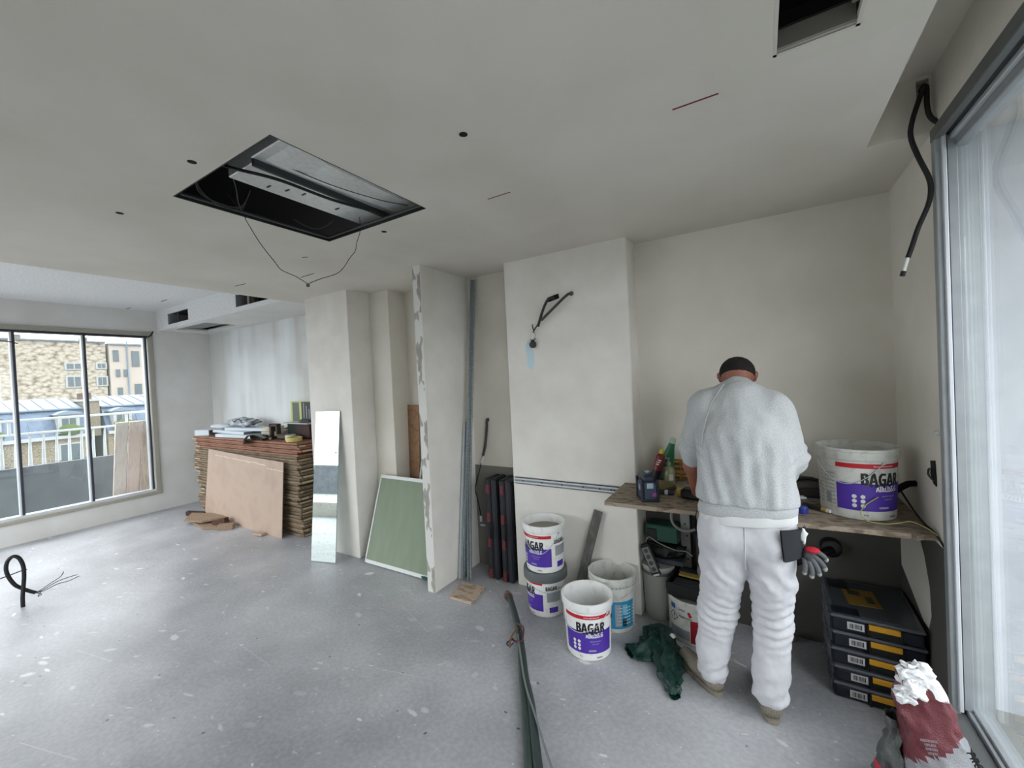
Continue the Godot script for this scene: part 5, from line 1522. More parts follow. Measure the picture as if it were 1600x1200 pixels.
	g.ab(V(0.066, 2.535, -1.405), V(0.242, 2.575, -1.395), 0.001)
	obj("black_seal", g, M.black, sl)
	g = Geo.new()
	g.ab(V(0.225, 2.50, -1.36), V(0.24, 2.56, -1.28), 0.001)
	obj("bracket", g, mat(rgb(140, 136, 128), 0.5, 0.5), sl)
	g = Geo.new()
	for e in [[V(0.058, 2.4765, -1.42), V(0.067, 2.4795, -0.79)], [V(0.241, 2.4765, -1.42), V(0.250, 2.4795, -0.79)], [V(0.058, 2.4765, -1.42), V(0.25, 2.4795, -1.41)]]: g.ab(e[0], e[1])
	obj("filler_edge", g, mat(rgb(206, 202, 194), 0.9), sl)

func wall_things() -> void:
	# chimney breast: two conduits, a bulb holder on its wires, blue smear
	var c = thing("wall_conduit", "black conduit with bare wire end curving out of the chimney breast", "conduit")
	obj("conduit", wire([V(-1.243, 2.152, -2.69), V(-1.252, 2.156, -2.66), V(-1.278, 2.142, -2.645), V(-1.315, 2.085, -2.645), V(-1.358, 1.995, -2.655), V(-1.372, 1.965, -2.66)], 0.010, 6, 10), mat(rgb(52, 52, 52), 0.7), c)
	obj("cable", wire([V(-1.362, 1.99, -2.655), V(-1.385, 1.965, -2.66), V(-1.405, 1.945, -2.664), V(-1.416, 1.925, -2.665)], 0.0045), M.rubber, c)
	obj("cable_stub", wire([V(-1.41, 1.94, -2.664), V(-1.418, 1.965, -2.662), V(-1.418, 1.985, -2.66)], 0.004), M.rubber, c)
	var g := Geo.new()
	g.box(V(-1.252, 2.158, -2.683), V(0.09, 0.035, 0.008), 0.003, Basis(Vector3.BACK, 0.2))
	obj("rough_hole", g, M.void, c)
	c = thing("wall_conduit", "shorter straight black conduit stub right of the bulb holder's conduit", "conduit")
	obj("conduit", wire([V(-1.112, 2.166, -2.69), V(-1.118, 2.164, -2.655), V(-1.16, 2.135, -2.645), V(-1.25, 2.065, -2.64), V(-1.335, 2.005, -2.645)], 0.0095, 6, 10), mat(rgb(66, 66, 66), 0.7), c)
	g = Geo.new()
	g.tube([V(-1.112, 2.170, -2.690), V(-1.112, 2.168, -2.678)], 0.018, 0.015, 12)
	obj("plaster_ring", g, mat(rgb(120, 116, 108), 0.9), c)
	var b = thing("lamp_holder", "small black bulb holder hanging on a white wire from the conduit", "lamp holder")
	obj("white_wire", wire([V(-1.415, 1.94, -2.665), V(-1.434, 1.92, -2.664), V(-1.438, 1.895, -2.664), V(-1.430, 1.870, -2.664)], 0.0022), M.white, b)
	obj("white_wire", wire([V(-1.415, 1.94, -2.665), V(-1.404, 1.92, -2.664), V(-1.402, 1.895, -2.664), V(-1.414, 1.870, -2.664)], 0.0018), mat(rgb(120, 118, 112), 0.6), b)
	g = Geo.new()
	g.tube([V(-1.424, 1.872, -2.664), V(-1.424, 1.855, -2.662)], 0.010, 0.014, 12)
	g.tube([V(-1.445, 1.876, -2.664), V(-1.424, 1.864, -2.662), V(-1.400, 1.880, -2.664)], 0.003, -1.0, 6)
	obj("terminal", g, M.rubber, b)
	g = Geo.new()
	g.x = Transform3D(Basis(Vector3.RIGHT, PI / 2), V(-1.424, 1.838, -2.672))
	g.lathe([Vector2(0, 0.022), Vector2(0.014, 0.022), Vector2(0.016, 0.018), Vector2(0.024, 0.018), Vector2(0.026, 0.014), Vector2(0.026, 0.0), Vector2(0, 0.0)], 26)
	obj("socket", g, mat(rgb(46, 46, 46), 0.5), b)
	g = Geo.new()
	for p in [[-1.475, 1.815, 0.022, 0.05], [-1.462, 1.770, 0.028, 0.05], [-1.47, 1.715, 0.018, 0.05], [-1.445, 1.745, 0.016, 0.06], [-1.455, 1.680, 0.010, 0.03], [-1.44, 1.705, 0.008, 0.03]]:
		g.x = Transform3D(Basis(Vector3.RIGHT, PI / 2).scaled(V(1, 1, 1)), V(p[0], p[1], -2.686))
		var R = []
		for k in 18: R.append(Vector2(cos(TAU * k / 18) * p[2], sin(TAU * k / 18) * p[3]) * (1 + 0.22 * sin(k * 2.7)))
		g.x = Transform3D(Basis.IDENTITY, V(p[0], p[1], -2.6858 + p[2] * 0.02))
		g.prism(PackedVector2Array(R), 0.0016)
	tag(obj("blue_smear", g, mat(rgb(204, 228, 236), 0.8)), "pale blue paint smear on the chimney breast below the bulb holder", "paint smear")
	# the right wall
	var h = thing("wall_box", "ragged black socket hole with wires in the right wall above the conduit", "wall box")
	g = Geo.new()
	g.x = Transform3D(Basis(Vector3.UP, -PI / 2), V(0.5985, 1.125, -2.345))
	g.prism(PackedVector2Array([Vector2(-0.03, 0.045), Vector2(0.02, 0.055), Vector2(0.028, -0.01), Vector2(0.03, -0.05), Vector2(0.0, -0.045), Vector2(-0.035, -0.01), Vector2(-0.025, 0.01)]), 0.003)
	obj("hole", g, M.void, h)
	obj("wires", wire([V(0.600, 1.14, -2.36), V(0.590, 1.135, -2.37), V(0.585, 1.115, -2.36), V(0.59, 1.10, -2.34), V(0.600, 1.09, -2.335)], 0.004), mat(rgb(70, 70, 70), 0.6), h)
	g = Geo.new()
	g.x = Transform3D(Basis(Vector3.BACK, PI / 2), V(0.598, 1.30, -2.285))
	g.lathe([Vector2(0, 0.012), Vector2(0.006, 0.011), Vector2(0.008, 0.004), Vector2(0.012, 0.0)], 14)
	tag(obj("wall_anchor", g, M.galv), "small steel screw anchor in the right wall beside the door frame", "screw")
	var r = thing("power_cable", "thick black cable with bare white tip hanging from the ceiling pocket", "cable")
	obj("sheath", wire([V(0.573, 2.655, -2.26), V(0.572, 2.65, -2.215), V(0.557, 2.608, -2.2), V(0.532, 2.52, -2.2), V(0.527, 2.46, -2.2), V(0.546, 2.38, -2.2), V(0.572, 2.297, -2.2), V(0.578, 2.247, -2.2), V(0.569, 2.189, -2.2), V(0.54, 2.11, -2.2), V(0.52, 2.04, -2.2), V(0.507, 1.998, -2.2)], 0.0085, 8, 10), M.rubber, r)
	g = Geo.new()
	g.tube([V(0.507, 2.0, -2.2), V(0.493, 1.945, -2.2)], 0.0065, -1.0, 8)
	obj("white_core", g, M.white, r)
	g = Geo.new()
	g.tube([V(0.494, 1.948, -2.2), V(0.489, 1.93, -2.2)], 0.0085, -1.0, 8)
	obj("cut_end", g, M.rubber, r)
	tag(obj("short_cable", wire([V(0.576, 2.655, -2.26), V(0.577, 2.64, -2.21), V(0.575, 2.565, -2.2), V(0.583, 2.52, -2.2), V(0.602, 2.485, -2.19), V(0.617, 2.468, -2.185)], 0.0085, 8, 10), M.rubber), "short black cable from the ceiling pocket into the door frame's corner", "cable")
	# a straight edge behind the buckets
	var s = thing("straight_edge", "grey plaster-stained board leaning on the chimney breast behind the buckets", "board")
	g = Geo.new()
	g.x = leaning(s, V(-1.185, 0.005, -2.60), V(-1.115, 0.005, -2.60), V(0.175, 0.66, -0.070), 0.02)
	g.ab(V(0, 0, 0), V(0.062, 0.695, 0.012), 0.002)
	obj("board", g, mat(rgb(120, 118, 114), 0.85, 0, noise_tex("splashed_board", 0.01, 4, [Color(0.75, 0.75, 0.75), Color(0.85, 0.85, 0.85), Color(1, 1, 1)], [0.1, 0.5, 0.9]), V(4, 2, 4)), s)

func floor_cables() -> void:
	var a = thing("floor_cable", "black cable rising from the floor in a loop at the left edge", "cable")
	obj("sheath", wire([V(-4.967, -0.02, -0.693), V(-4.966, 0.07, -0.694), V(-4.966, 0.14, -0.700), V(-4.963, 0.238, -0.708), V(-4.962, 0.32, -0.706), V(-4.968, 0.385, -0.688), V(-4.980, 0.404, -0.660), V(-4.990, 0.372, -0.634), V(-4.994, 0.312, -0.626), V(-4.990, 0.245, -0.638), V(-4.985, 0.18, -0.664), V(-4.985, 0.14, -0.696), V(-4.975, 0.105, -0.73), V(-4.955, 0.082, -0.760)], 0.0125, 8, 12), M.rubber, a)
	var ends = [[V(-4.955, 0.082, -0.76), V(-4.935, 0.10, -0.79), V(-4.915, 0.135, -0.84), V(-4.895, 0.165, -0.885), V(-4.89, 0.20, -0.905)], [V(-4.955, 0.08, -0.76), V(-4.93, 0.095, -0.80), V(-4.905, 0.13, -0.86), V(-4.885, 0.145, -0.92), V(-4.866, 0.15, -0.975)], [V(-4.957, 0.08, -0.755), V(-4.93, 0.085, -0.80), V(-4.905, 0.112, -0.87), V(-4.885, 0.115, -0.93), V(-4.866, 0.135, -0.985)], [V(-4.955, 0.08, -0.76), V(-4.96, 0.055, -0.79), V(-4.948, 0.05, -0.77), V(-4.94, 0.09, -0.79)]]
	for e in ends: obj("core_wire", wire(e, 0.003), mat(rgb(72, 72, 76), 0.6), a)
	tag(obj("tie", wire([V(-4.95, 0.265, -0.55), V(-4.975, 0.268, -0.63), V(-4.955, 0.285, -0.70), V(-4.945, 0.285, -0.722)], 0.004), M.rubber), "thin black cable tie wire crossing the looped floor cable", "wire")
	var b = thing("conduit_bundle", "dark green conduit bundle lying over the floor at the bottom centre", "conduit")
	var gm = mat(rgb(48, 62, 60), 0.55)
	obj("conduit", wire([V(-1.56, 0.06, -2.40), V(-1.51, 0.045, -2.35), V(-1.35, 0.035, -2.16), V(-1.22, 0.03, -1.98), V(-1.11, 0.028, -1.82), V(-1.0, 0.024, -1.68), V(-0.88, 0.022, -1.50), V(-0.78, 0.02, -1.36), V(-0.66, 0.02, -1.25)], 0.021, 6, 14), gm, b)
	obj("conduit", wire([V(-1.27, 0.035, -2.05), V(-1.16, 0.03, -1.87), V(-1.04, 0.024, -1.69), V(-0.95, 0.02, -1.55), V(-0.83, 0.018, -1.36), V(-0.74, 0.018, -1.24)], 0.018, 6, 14), gm, b)
	obj("grey_wire", wire([V(-1.30, 0.06, -2.07), V(-1.18, 0.062, -1.90), V(-1.06, 0.055, -1.74), V(-0.93, 0.05, -1.60), V(-0.80, 0.042, -1.46), V(-0.70, 0.03, -1.36)], 0.005), mat(rgb(116, 122, 120), 0.5), b)
	obj("copper_wire", wire([V(-1.555, 0.085, -2.41), V(-1.58, 0.10, -2.40), V(-1.59, 0.07, -2.38), V(-1.56, 0.05, -2.37)], 0.006), mat(rgb(96, 66, 56), 0.5), b)
	obj("red_wire", wire([V(-1.36, 0.06, -2.16), V(-1.29, 0.075, -2.12), V(-1.25, 0.06, -2.03), V(-1.275, 0.065, -2.0), V(-1.31, 0.06, -2.02)], 0.006), mat(rgb(88, 46, 48), 0.5), b)
	obj("red_wire", wire([V(-1.33, 0.06, -2.12), V(-1.315, 0.075, -2.05), V(-1.30, 0.07, -1.98), V(-1.28, 0.06, -1.95)], 0.006), mat(rgb(110, 84, 56), 0.5), b)
	obj("blue_wire", wire([V(-1.31, 0.055, -2.02), V(-1.315, 0.06, -1.97), V(-1.29, 0.06, -1.955), V(-1.285, 0.055, -1.99)], 0.005), mat(rgb(44, 56, 96), 0.5), b)
	var g := Geo.new()
	g.tube([V(-1.575, 0.062, -2.415), V(-1.555, 0.058, -2.395)], 0.025, 0.024, 14)
	obj("cut_end", g, mat(rgb(84, 70, 62), 0.7), b)

func under_bench() -> void:
	var s = thing("wall_profile", "white perforated upright steel profile against the alcove wall under the bench", "profile")
	var g := Geo.new()
	g.ab(V(-0.482, 0.0, -2.83), V(-0.425, 0.85, -2.826)); g.ab(V(-0.482, 0.0, -2.86), V(-0.478, 0.85, -2.826)); g.ab(V(-0.429, 0.0, -2.86), V(-0.425, 0.85, -2.826))
	obj("profile", g, mat(rgb(150, 150, 148), 0.6, 0.2), s)
	g = Geo.new()
	for k in 7: g.tube([V(-0.455 + 0.012 * (k % 2), 0.30 + k * 0.075, -2.8265), V(-0.455 + 0.012 * (k % 2), 0.30 + k * 0.075, -2.8235)], 0.006, -1.0, 8)
	obj("screw_hole", g, M.black, s)
	var r = thing("hose_ring", "grey hose coiled in a ring hanging beneath the bench by the man's leg", "hose")
	var p = []
	for k in 37: p.append(V(-0.425 + cos(TAU * k / 36) * 0.088, 0.68 + sin(TAU * k / 36) * 0.078, -2.70 + 0.012 * sin(TAU * k / 18)))
	g = Geo.new()
	g.tube(p, 0.0085, -1.0, 10, false)
	obj("ring", g, mat(rgb(126, 126, 122), 0.5), r)
	g = Geo.new()
	g.tube([V(-0.37, 0.615, -2.70), V(-0.35, 0.63, -2.70)], 0.014, -1.0, 10)
	obj("coupling", g, mat(rgb(90, 90, 88), 0.5), r)
	var d = thing("drain_pipe", "pale grey elbow pipe fixed behind the hose ring under the bench", "pipe")
	obj("elbow", wire([V(-0.46, 0.80, -2.79), V(-0.41, 0.76, -2.78), V(-0.36, 0.71, -2.77), V(-0.33, 0.62, -2.77), V(-0.325, 0.30, -2.78)], 0.036, 8, 18), mat(rgb(150, 148, 146), 0.45), d)
	g = Geo.new()
	g.tube([V(-0.325, 0.50, -2.775), V(-0.325, 0.44, -2.775)], 0.044, -1.0, 18)
	obj("collar", g, mat(rgb(92, 92, 92), 0.5), d)
	g = Geo.new()
	g.box(V(-0.365, 0.47, -2.745), V(0.028, 0.20, 0.03), 0.004)
	obj("valve_body", g, mat(rgb(48, 40, 42), 0.5), d)
	g = Geo.new()
	g.tube([V(-0.345, 0.36, -2.73), V(-0.345, 0.36, -2.70)], 0.034, 0.03, 16)
	obj("grey_cap", g, mat(rgb(120, 120, 118), 0.5), d)
	var b = thing("green_case", "dark green plastic case on the clutter shelf under the bench", "case", V(-0.585, 0.49, -2.80))
	g = Geo.new()
	g.box(V(0, 0.055, 0), V(0.20, 0.11, 0.13), 0.008)
	obj("body", g, mat(rgb(28, 70, 58), 0.5), b)
	g = Geo.new()
	g.box(V(-0.06, 0.05, 0.066), V(0.06, 0.07, 0.01), 0.004); g.tube([V(-0.1, -0.005, 0.07), V(0.12, -0.045, 0.07)], 0.005, -1.0, 6)
	obj("black_latch", g, M.black, b)
	b = thing("power_tool", "black power tool lying beneath the dark green case under the bench", "power tool", V(-0.575, 0.345, -2.79))
	g = Geo.new()
	blob(g, V(0, 0.075, 0), V(0.115, 0.055, 0.06), 0.3, 51, 9.0)
	obj("housing", g, M.black, b)
	g = Geo.new()
	g.box(V(0.02, 0.025, 0.0), V(0.20, 0.03, 0.13), 0.006)
	obj("base_plate", g, mat(rgb(58, 62, 70), 0.5), b)
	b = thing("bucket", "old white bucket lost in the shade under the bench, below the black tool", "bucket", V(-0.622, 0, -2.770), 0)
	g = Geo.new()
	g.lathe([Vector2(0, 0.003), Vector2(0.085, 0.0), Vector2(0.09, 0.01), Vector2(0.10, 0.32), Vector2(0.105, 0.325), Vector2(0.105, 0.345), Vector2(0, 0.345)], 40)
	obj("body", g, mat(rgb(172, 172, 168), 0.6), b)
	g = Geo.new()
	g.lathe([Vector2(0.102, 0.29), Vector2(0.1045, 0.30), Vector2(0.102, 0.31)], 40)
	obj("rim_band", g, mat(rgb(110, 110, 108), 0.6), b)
	b = thing("power_strip", "black four-socket power strip leaning at a slant under the bench", "power strip", V(-0.645, 0.39, -2.68))
	var bs = Basis(Vector3.BACK, deg_to_rad(22))
	g = Geo.new()
	g.x = Transform3D(bs, Vector3.ZERO)
	g.box(V(0, 0, 0), V(0.062, 0.20, 0.035), 0.008)
	obj("body", g, M.black, b)
	g = Geo.new()
	g.x = Transform3D(bs, Vector3.ZERO)
	g.box(V(0, 0.005, 0.0185), V(0.045, 0.16, 0.003), 0.001)
	obj("face_plate", g, mat(rgb(120, 118, 116), 0.6), b)
	g = Geo.new()
	for k in 4: g.tube([bs * V(0, 0.065 - k * 0.04, 0.019), bs * V(0, 0.065 - k * 0.04, 0.0215)], 0.014, -1.0, 14)
	obj("socket", g, mat(rgb(62, 60, 60), 0.6), b)
	g = Geo.new()
	g.x = Transform3D(bs, Vector3.ZERO)
	g.box(V(0, -0.092, 0.018), V(0.04, 0.010, 0.004), 0.001)
	obj("end_plate", g, M.white, b)
	tag(obj("wire", wire([V(-0.68, 0.49, -2.70), V(-0.66, 0.52, -2.72), V(-0.60, 0.50, -2.70), V(-0.50, 0.465, -2.71), V(-0.44, 0.455, -2.74), V(-0.40, 0.44, -2.72)], 0.004), mat(rgb(120, 118, 114), 0.6)), "thin grey cord running from the power strip along the green case", "cord")
	var w = thing("waste_pipe", "black waste pipe stub with round flange on the alcove wall", "pipe")
	obj("pipe", wire([V(0.10, 0.515, -2.66), V(0.17, 0.535, -2.72), V(0.26, 0.560, -2.78), V(0.30, 0.568, -2.82)], 0.022, 6, 14), M.black, w)
	g = Geo.new()
	g.x = Transform3D(Basis(Vector3.RIGHT, PI / 2), V(0.302, 0.570, -2.865))
	g.lathe([Vector2(0, 0.05), Vector2(0.03, 0.05), Vector2(0.046, 0.042), Vector2(0.050, 0.02), Vector2(0.050, -0.014)], 26)
	obj("flange", g, M.black, w)
	var q := Geo.new()
	blob(q, V(0, 0.02, 0), V(0.035, 0.022, 0.03), 0.4, 61, 20.0, 8, 12)
	tag(obj("rubble_lump", q, mat(rgb(120, 96, 76), 0.9), self, V(0.10, 0.012, -2.80)), "small brown rubble lump on the floor behind the man's right leg", "rubble")

# ---------------------------------------------------------------- the man
func nets(bones: Array, cell: float, k: float, cuts := [], wrinkle = null) -> Geo:     # skin of a blend of tapered capsules: [a, b, ra, rb, squash_z]
	var lo := Vector3(1e9, 1e9, 1e9)
	var hi := -lo
	for b in bones:
		var r = maxf(b[2], b[3]) + k * 0.5 + cell * 2.0
		for p in [b[0], b[1]]:
			lo = lo.min(p - Vector3(r, r, r)); hi = hi.max(p + Vector3(r, r, r))
	var nx = int((hi.x - lo.x) / cell) + 2
	var ny = int((hi.y - lo.y) / cell) + 2
	var nz = int((hi.z - lo.z) / cell) + 2
	var F := PackedFloat32Array()
	F.resize(nx * ny * nz)
	F.fill(1.0)
	for b in bones:
		var a: Vector3 = b[0]
		var e: Vector3 = b[1]
		var ra: float = b[2]
		var rb: float = b[3]
		var sq: float = b[4] if b.size() > 4 else 1.0
		var m = maxf(ra, rb) + k + cell * 2.5
		var l0 = a.min(e) - Vector3(m, m, m)
		var h0 = a.max(e) + Vector3(m, m, m)
		var i0 = clampi(int((l0.x - lo.x) / cell), 0, nx - 1)
		var i1 = clampi(int((h0.x - lo.x) / cell) + 1, 0, nx - 1)
		var j0 = clampi(int((l0.y - lo.y) / cell), 0, ny - 1)
		var j1 = clampi(int((h0.y - lo.y) / cell) + 1, 0, ny - 1)
		var q0 = clampi(int((l0.z - lo.z) / cell), 0, nz - 1)
		var q1 = clampi(int((h0.z - lo.z) / cell) + 1, 0, nz - 1)
		var sc = Vector3(1, 1, 1.0 / sq)
		var d: Vector3 = (e - a) * sc
		var dd = maxf(d.length_squared(), 1e-9)
		for i in range(i0, i1 + 1):
			for j in range(j0, j1 + 1):
				var base = (i * ny + j) * nz
				for q in range(q0, q1 + 1):
					var p = (Vector3(lo.x + i * cell, lo.y + j * cell, lo.z + q * cell) - a) * sc
					var t = clampf(p.dot(d) / dd, 0.0, 1.0)
					var v = (p - d * t).length() - (ra + (rb - ra) * t)
					var f = F[base + q]
					var h = maxf(k - absf(f - v), 0.0) / k
					F[base + q] = minf(f, v) - h * h * k * 0.25
	for c in cuts:                    # keep what lies on the side the normal points to
		for i in nx:
			for j in ny:
				var base = (i * ny + j) * nz
				for q in nz:
					if F[base + q] > 0.1: continue
					F[base + q] = maxf(F[base + q], -(Vector3(lo.x + i * cell, lo.y + j * cell, lo.z + q * cell) - c[0]).dot(c[1]))
	var sy = nz
	var sx = ny * nz
	var id := PackedInt32Array()
	id.resize(nx * ny * nz)
	id.fill(-1)
	var P: Array[Vector3] = []
	var offs = [0, 1, sy, sy + 1, sx, sx + 1, sx + sy, sx + sy + 1]
	var cor = [Vector3(0, 0, 0), Vector3(0, 0, 1), Vector3(0, 1, 0), Vector3(0, 1, 1), Vector3(1, 0, 0), Vector3(1, 0, 1), Vector3(1, 1, 0), Vector3(1, 1, 1)]
	var ed = [[0, 1], [2, 3], [4, 5], [6, 7], [0, 2], [1, 3], [4, 6], [5, 7], [0, 4], [1, 5], [2, 6], [3, 7]]
	for i in nx - 1:
		for j in ny - 1:
			var base = i * sx + j * sy
			for q in nz - 1:
				var o = base + q
				var f0 = F[o]
				if f0 > cell * 2.0 or f0 < -cell * 2.0: continue
				var ins = 0
				for c in 8: ins += 1 if F[o + offs[c]] < 0.0 else 0
				if ins == 0 or ins == 8: continue
				var s := Vector3.ZERO
				var n = 0
				for e in ed:
					var a = F[o + offs[e[0]]]
					var b = F[o + offs[e[1]]]
					if (a < 0.0) != (b < 0.0):
						s += cor[e[0]].lerp(cor[e[1]], a / (a - b)); n += 1
				id[o] = P.size()
				P.append(lo + (Vector3(i, j, q) + s / n) * cell)
	var quads := PackedInt32Array()
	for i in range(1, nx - 1):
		for j in range(1, ny - 1):
			for q in range(1, nz - 1):
				var o = i * sx + j * sy + q
				if id[o] < 0 and id[o - 1] < 0 and id[o - sy] < 0 and id[o - sx] < 0: continue
				var f = F[o]
				for ax in 3:
					var st = [sx, sy, 1][ax]
					var g = F[o + st]
					if (f < 0.0) == (g < 0.0): continue
					var u = [sy, sx, sx][ax]
					var w = [1, 1, sy][ax]
					var c = [id[o], id[o - u], id[o - u - w], id[o - w]]
					if c.min() < 0: continue
					if (f < 0.0) != (ax == 1): quads.append_array([c[0], c[1], c[2], c[3]])
					else: quads.append_array([c[3], c[2], c[1], c[0]])
	var N: Array[Vector3] = []
	var normals = func():
		N.resize(P.size())
		N.fill(Vector3.ZERO)
		for t in range(0, quads.size(), 4):
			var m = (P[quads[t + 2]] - P[quads[t]]).cross(P[quads[t + 3]] - P[quads[t + 1]])
			for e in 4: N[quads[t + e]] += m
		for t in N.size(): N[t] = N[t].normalized()
	normals.call()
	if wrinkle != null:
		for t in P.size(): P[t] += N[t] * wrinkle.call(P[t], N[t])
		normals.call()
	var out := Geo.new()
	for t in range(0, quads.size(), 4):
		var a = quads[t]; var b = quads[t + 1]; var c = quads[t + 2]; var d = quads[t + 3]
		out.tri(P[a], P[b], P[c], N[a], N[b], N[c]); out.tri(P[a], P[c], P[d], N[a], N[c], N[d])
	return out

func belt(cx: float, cz: float, rows_: Array, n := 72, wave := 0.0) -> Geo:    # a hoop of cloth: rows of [y, rx, rz]
	var rows = []
	for r in rows_:
		var row = []
		for k in n:
			var a = TAU * k / n
			var q = 1.0 + wave * sin(a * 11.0 + r[0] * 40.0) + wave * 0.6 * sin(a * 5.0)
			var ex = signf(cos(a)) * pow(absf(cos(a)), 0.8)
			var ez = signf(sin(a)) * pow(absf(sin(a)), 0.8)
			row.append(V(cx + ex * r[1] * q, r[0] + 0.012 * ex * 1.2, cz + ez * r[2] * q))
		rows.append(row)
	var g := Geo.new()
	g.surf(rows, true)
	return g

func hand(wrist: Vector3, fwd: Vector3, side: Vector3, s: float) -> Array:     # capsules of a slightly curled hand; side points to the thumb
	var down = fwd.cross(side).normalized()
	if down.y > 0: down = -down
	var b = []
	var palm = wrist + fwd * 0.085
	for k in 4: b.append([wrist + fwd * 0.015 + side * (0.018 - 0.012 * k), palm + side * (0.030 - 0.020 * k), 0.019, 0.0135])
	var L = [0.044, 0.050, 0.046, 0.036]
	for k in 4:
		var p0 = palm + side * (0.030 - 0.020 * k)
		var p1 = p0 + (fwd + down * 0.25).normalized() * L[k]
		var p2 = p1 + (fwd * 0.8 + down * 0.7).normalized() * L[k] * 0.62
		var p3 = p2 + (fwd * 0.45 + down).normalized() * L[k] * 0.5
		b.append([p0, p1, 0.0098, 0.0090]); b.append([p1, p2, 0.0088, 0.0082]); b.append([p2, p3, 0.0080, 0.0072])
	var t0 = wrist + fwd * 0.028 + side * 0.026
	var t1 = t0 + (fwd * 0.7 + side * 0.8 + down * 0.3).normalized() * 0.042
	var t2 = t1 + (fwd * 0.95 + side * 0.25 + down * 0.4).normalized() * 0.034
	b.append([t0, t1, 0.014, 0.011]); b.append([t1, t2, 0.0105, 0.0085])
	return b

func person() -> void:
	var p = thing("person", "man in grey sweatshirt and white work trousers bending over the bench, seen from behind", "person")
	var skin = mat(rgb(150, 98, 78), 0.55, 0, noise_tex("skin", 0.03, 3, [Color(0.9, 0.86, 0.84), Color(1, 1, 1)], [0.2, 0.8]), V(6, 6, 6))
	# skin: one body under the clothes, with finer head and hands
	var body = nets([
		[V(-0.15, 0.93, -2.12), V(-0.01, 0.93, -2.12), 0.085, 0.085], [V(-0.08, 0.95, -2.12), V(-0.09, 1.25, -2.16), 0.095, 0.10],
		[V(-0.21, 1.40, -2.21), V(0.02, 1.39, -2.20), 0.06, 0.06], [V(-0.09, 1.25, -2.16), V(-0.10, 1.42, -2.22), 0.10, 0.085], [V(-0.10, 1.43, -2.23), V(-0.10, 1.545, -2.32), 0.058, 0.056],
		[V(-0.245, 1.40, -2.215), V(-0.295, 1.19, -2.25), 0.05, 0.045], [V(-0.295, 1.19, -2.25), V(-0.318, 1.10, -2.31), 0.045, 0.046], [V(-0.318, 1.10, -2.31), V(-0.318, 0.945, -2.405), 0.046, 0.030],
		[V(0.06, 1.39, -2.20), V(0.10, 1.17, -2.20), 0.05, 0.045], [V(0.10, 1.17, -2.20), V(0.055, 1.06, -2.35), 0.045, 0.042], [V(0.055, 1.06, -2.35), V(0.0, 0.97, -2.46), 0.042, 0.029],
		[V(-0.16, 0.90, -2.12), V(-0.215, 0.43, -2.205), 0.085, 0.055], [V(-0.215, 0.43, -2.205), V(-0.25, 0.09, -2.21), 0.055, 0.038], [V(-0.25, 0.09, -2.21), V(-0.35, 0.045, -2.31), 0.035, 0.028],
		[V(0.0, 0.90, -2.12), V(0.008, 0.46, -2.175), 0.085, 0.055], [V(0.008, 0.46, -2.175), V(-0.01, 0.09, -2.17), 0.055, 0.038], [V(-0.01, 0.09, -2.17), V(-0.03, 0.045, -2.31), 0.035, 0.028]], 0.012, 0.03)
	var head = nets([[V(-0.10, 1.47, -2.27), V(-0.10, 1.55, -2.335), 0.057, 0.056], [V(-0.102, 1.572, -2.335), V(-0.107, 1.558, -2.415), 0.076, 0.074], [V(-0.105, 1.545, -2.38), V(-0.108, 1.49, -2.445), 0.060, 0.042],
		[V(-0.107, 1.545, -2.475), V(-0.108, 1.515, -2.505), 0.011, 0.014], [V(-0.135, 1.568, -2.468), V(-0.08, 1.568, -2.468), 0.014, 0.014], [V(-0.125, 1.49, -2.478), V(-0.09, 1.49, -2.478), 0.010, 0.010], [V(-0.108, 1.465, -2.462), V(-0.108, 1.46, -2.46), 0.02, 0.02],
		[V(-0.179, 1.562, -2.350), V(-0.180, 1.535, -2.362), 0.011, 0.008], [V(-0.184, 1.567, -2.340), V(-0.186, 1.55, -2.338), 0.007, 0.006], [V(-0.027, 1.562, -2.350), V(-0.027, 1.535, -2.362), 0.011, 0.008], [V(-0.021, 1.567, -2.340), V(-0.021, 1.55, -2.338), 0.007, 0.006]], 0.004, 0.016)
	var hl = nets([[V(-0.318, 1.0, -2.372), V(-0.318, 0.935, -2.412), 0.035, 0.029]] + hand(V(-0.318, 0.935, -2.412), V(0.25, -0.12, -0.95).normalized(), V(0.93, 0.15, 0.25).normalized(), 1.0), 0.0035, 0.008)
	var hr = nets([[V(0.02, 1.0, -2.42), V(-0.005, 0.96, -2.468), 0.034, 0.029]] + hand(V(-0.005, 0.96, -2.468), V(-0.45, -0.18, -0.88).normalized(), V(-0.85, 0.25, 0.45).normalized(), 1.0), 0.0035, 0.008)
	for g in [head, hl, hr]:
		body.v.append_array(g.v); body.n.append_array(g.n); body.u.append_array(g.u)
	obj("body", body, skin, p)
	# hair: cropped, dark
	var fn := FastNoiseLite.new()
	fn.seed = 5; fn.frequency = 1.0; fn.fractal_octaves = 3
	var cap = nets([[V(-0.102, 1.574, -2.335), V(-0.107, 1.562, -2.415), 0.0795, 0.077]], 0.005, 0.01, [[V(-0.1, 1.589, -2.26), V(0, 0.86, -0.50).normalized()]], func(q: Vector3, _n: Vector3): return fn.get_noise_3dv(q * 240.0) * 0.0018)
	var hair = obj("hair", cap, mat(rgb(24, 20, 18), 0.85, 0, noise_tex("hair", 0.2, 2, [Color(0.5, 0.45, 0.42), Color(1, 1, 1)], [0.3, 0.7]), V(8, 8, 8)), p)
	# sweatshirt
	var sw = mat(rgb(196, 199, 200), 0.95, 0, noise_tex("heather", 0.09, 4, [Color(0.87, 0.875, 0.88), Color(1, 1, 1)], [0.25, 0.75]), V(3.2, 3.2, 3.2), bump_tex("jersey", 0.3, 2, 3.0), 0.3)
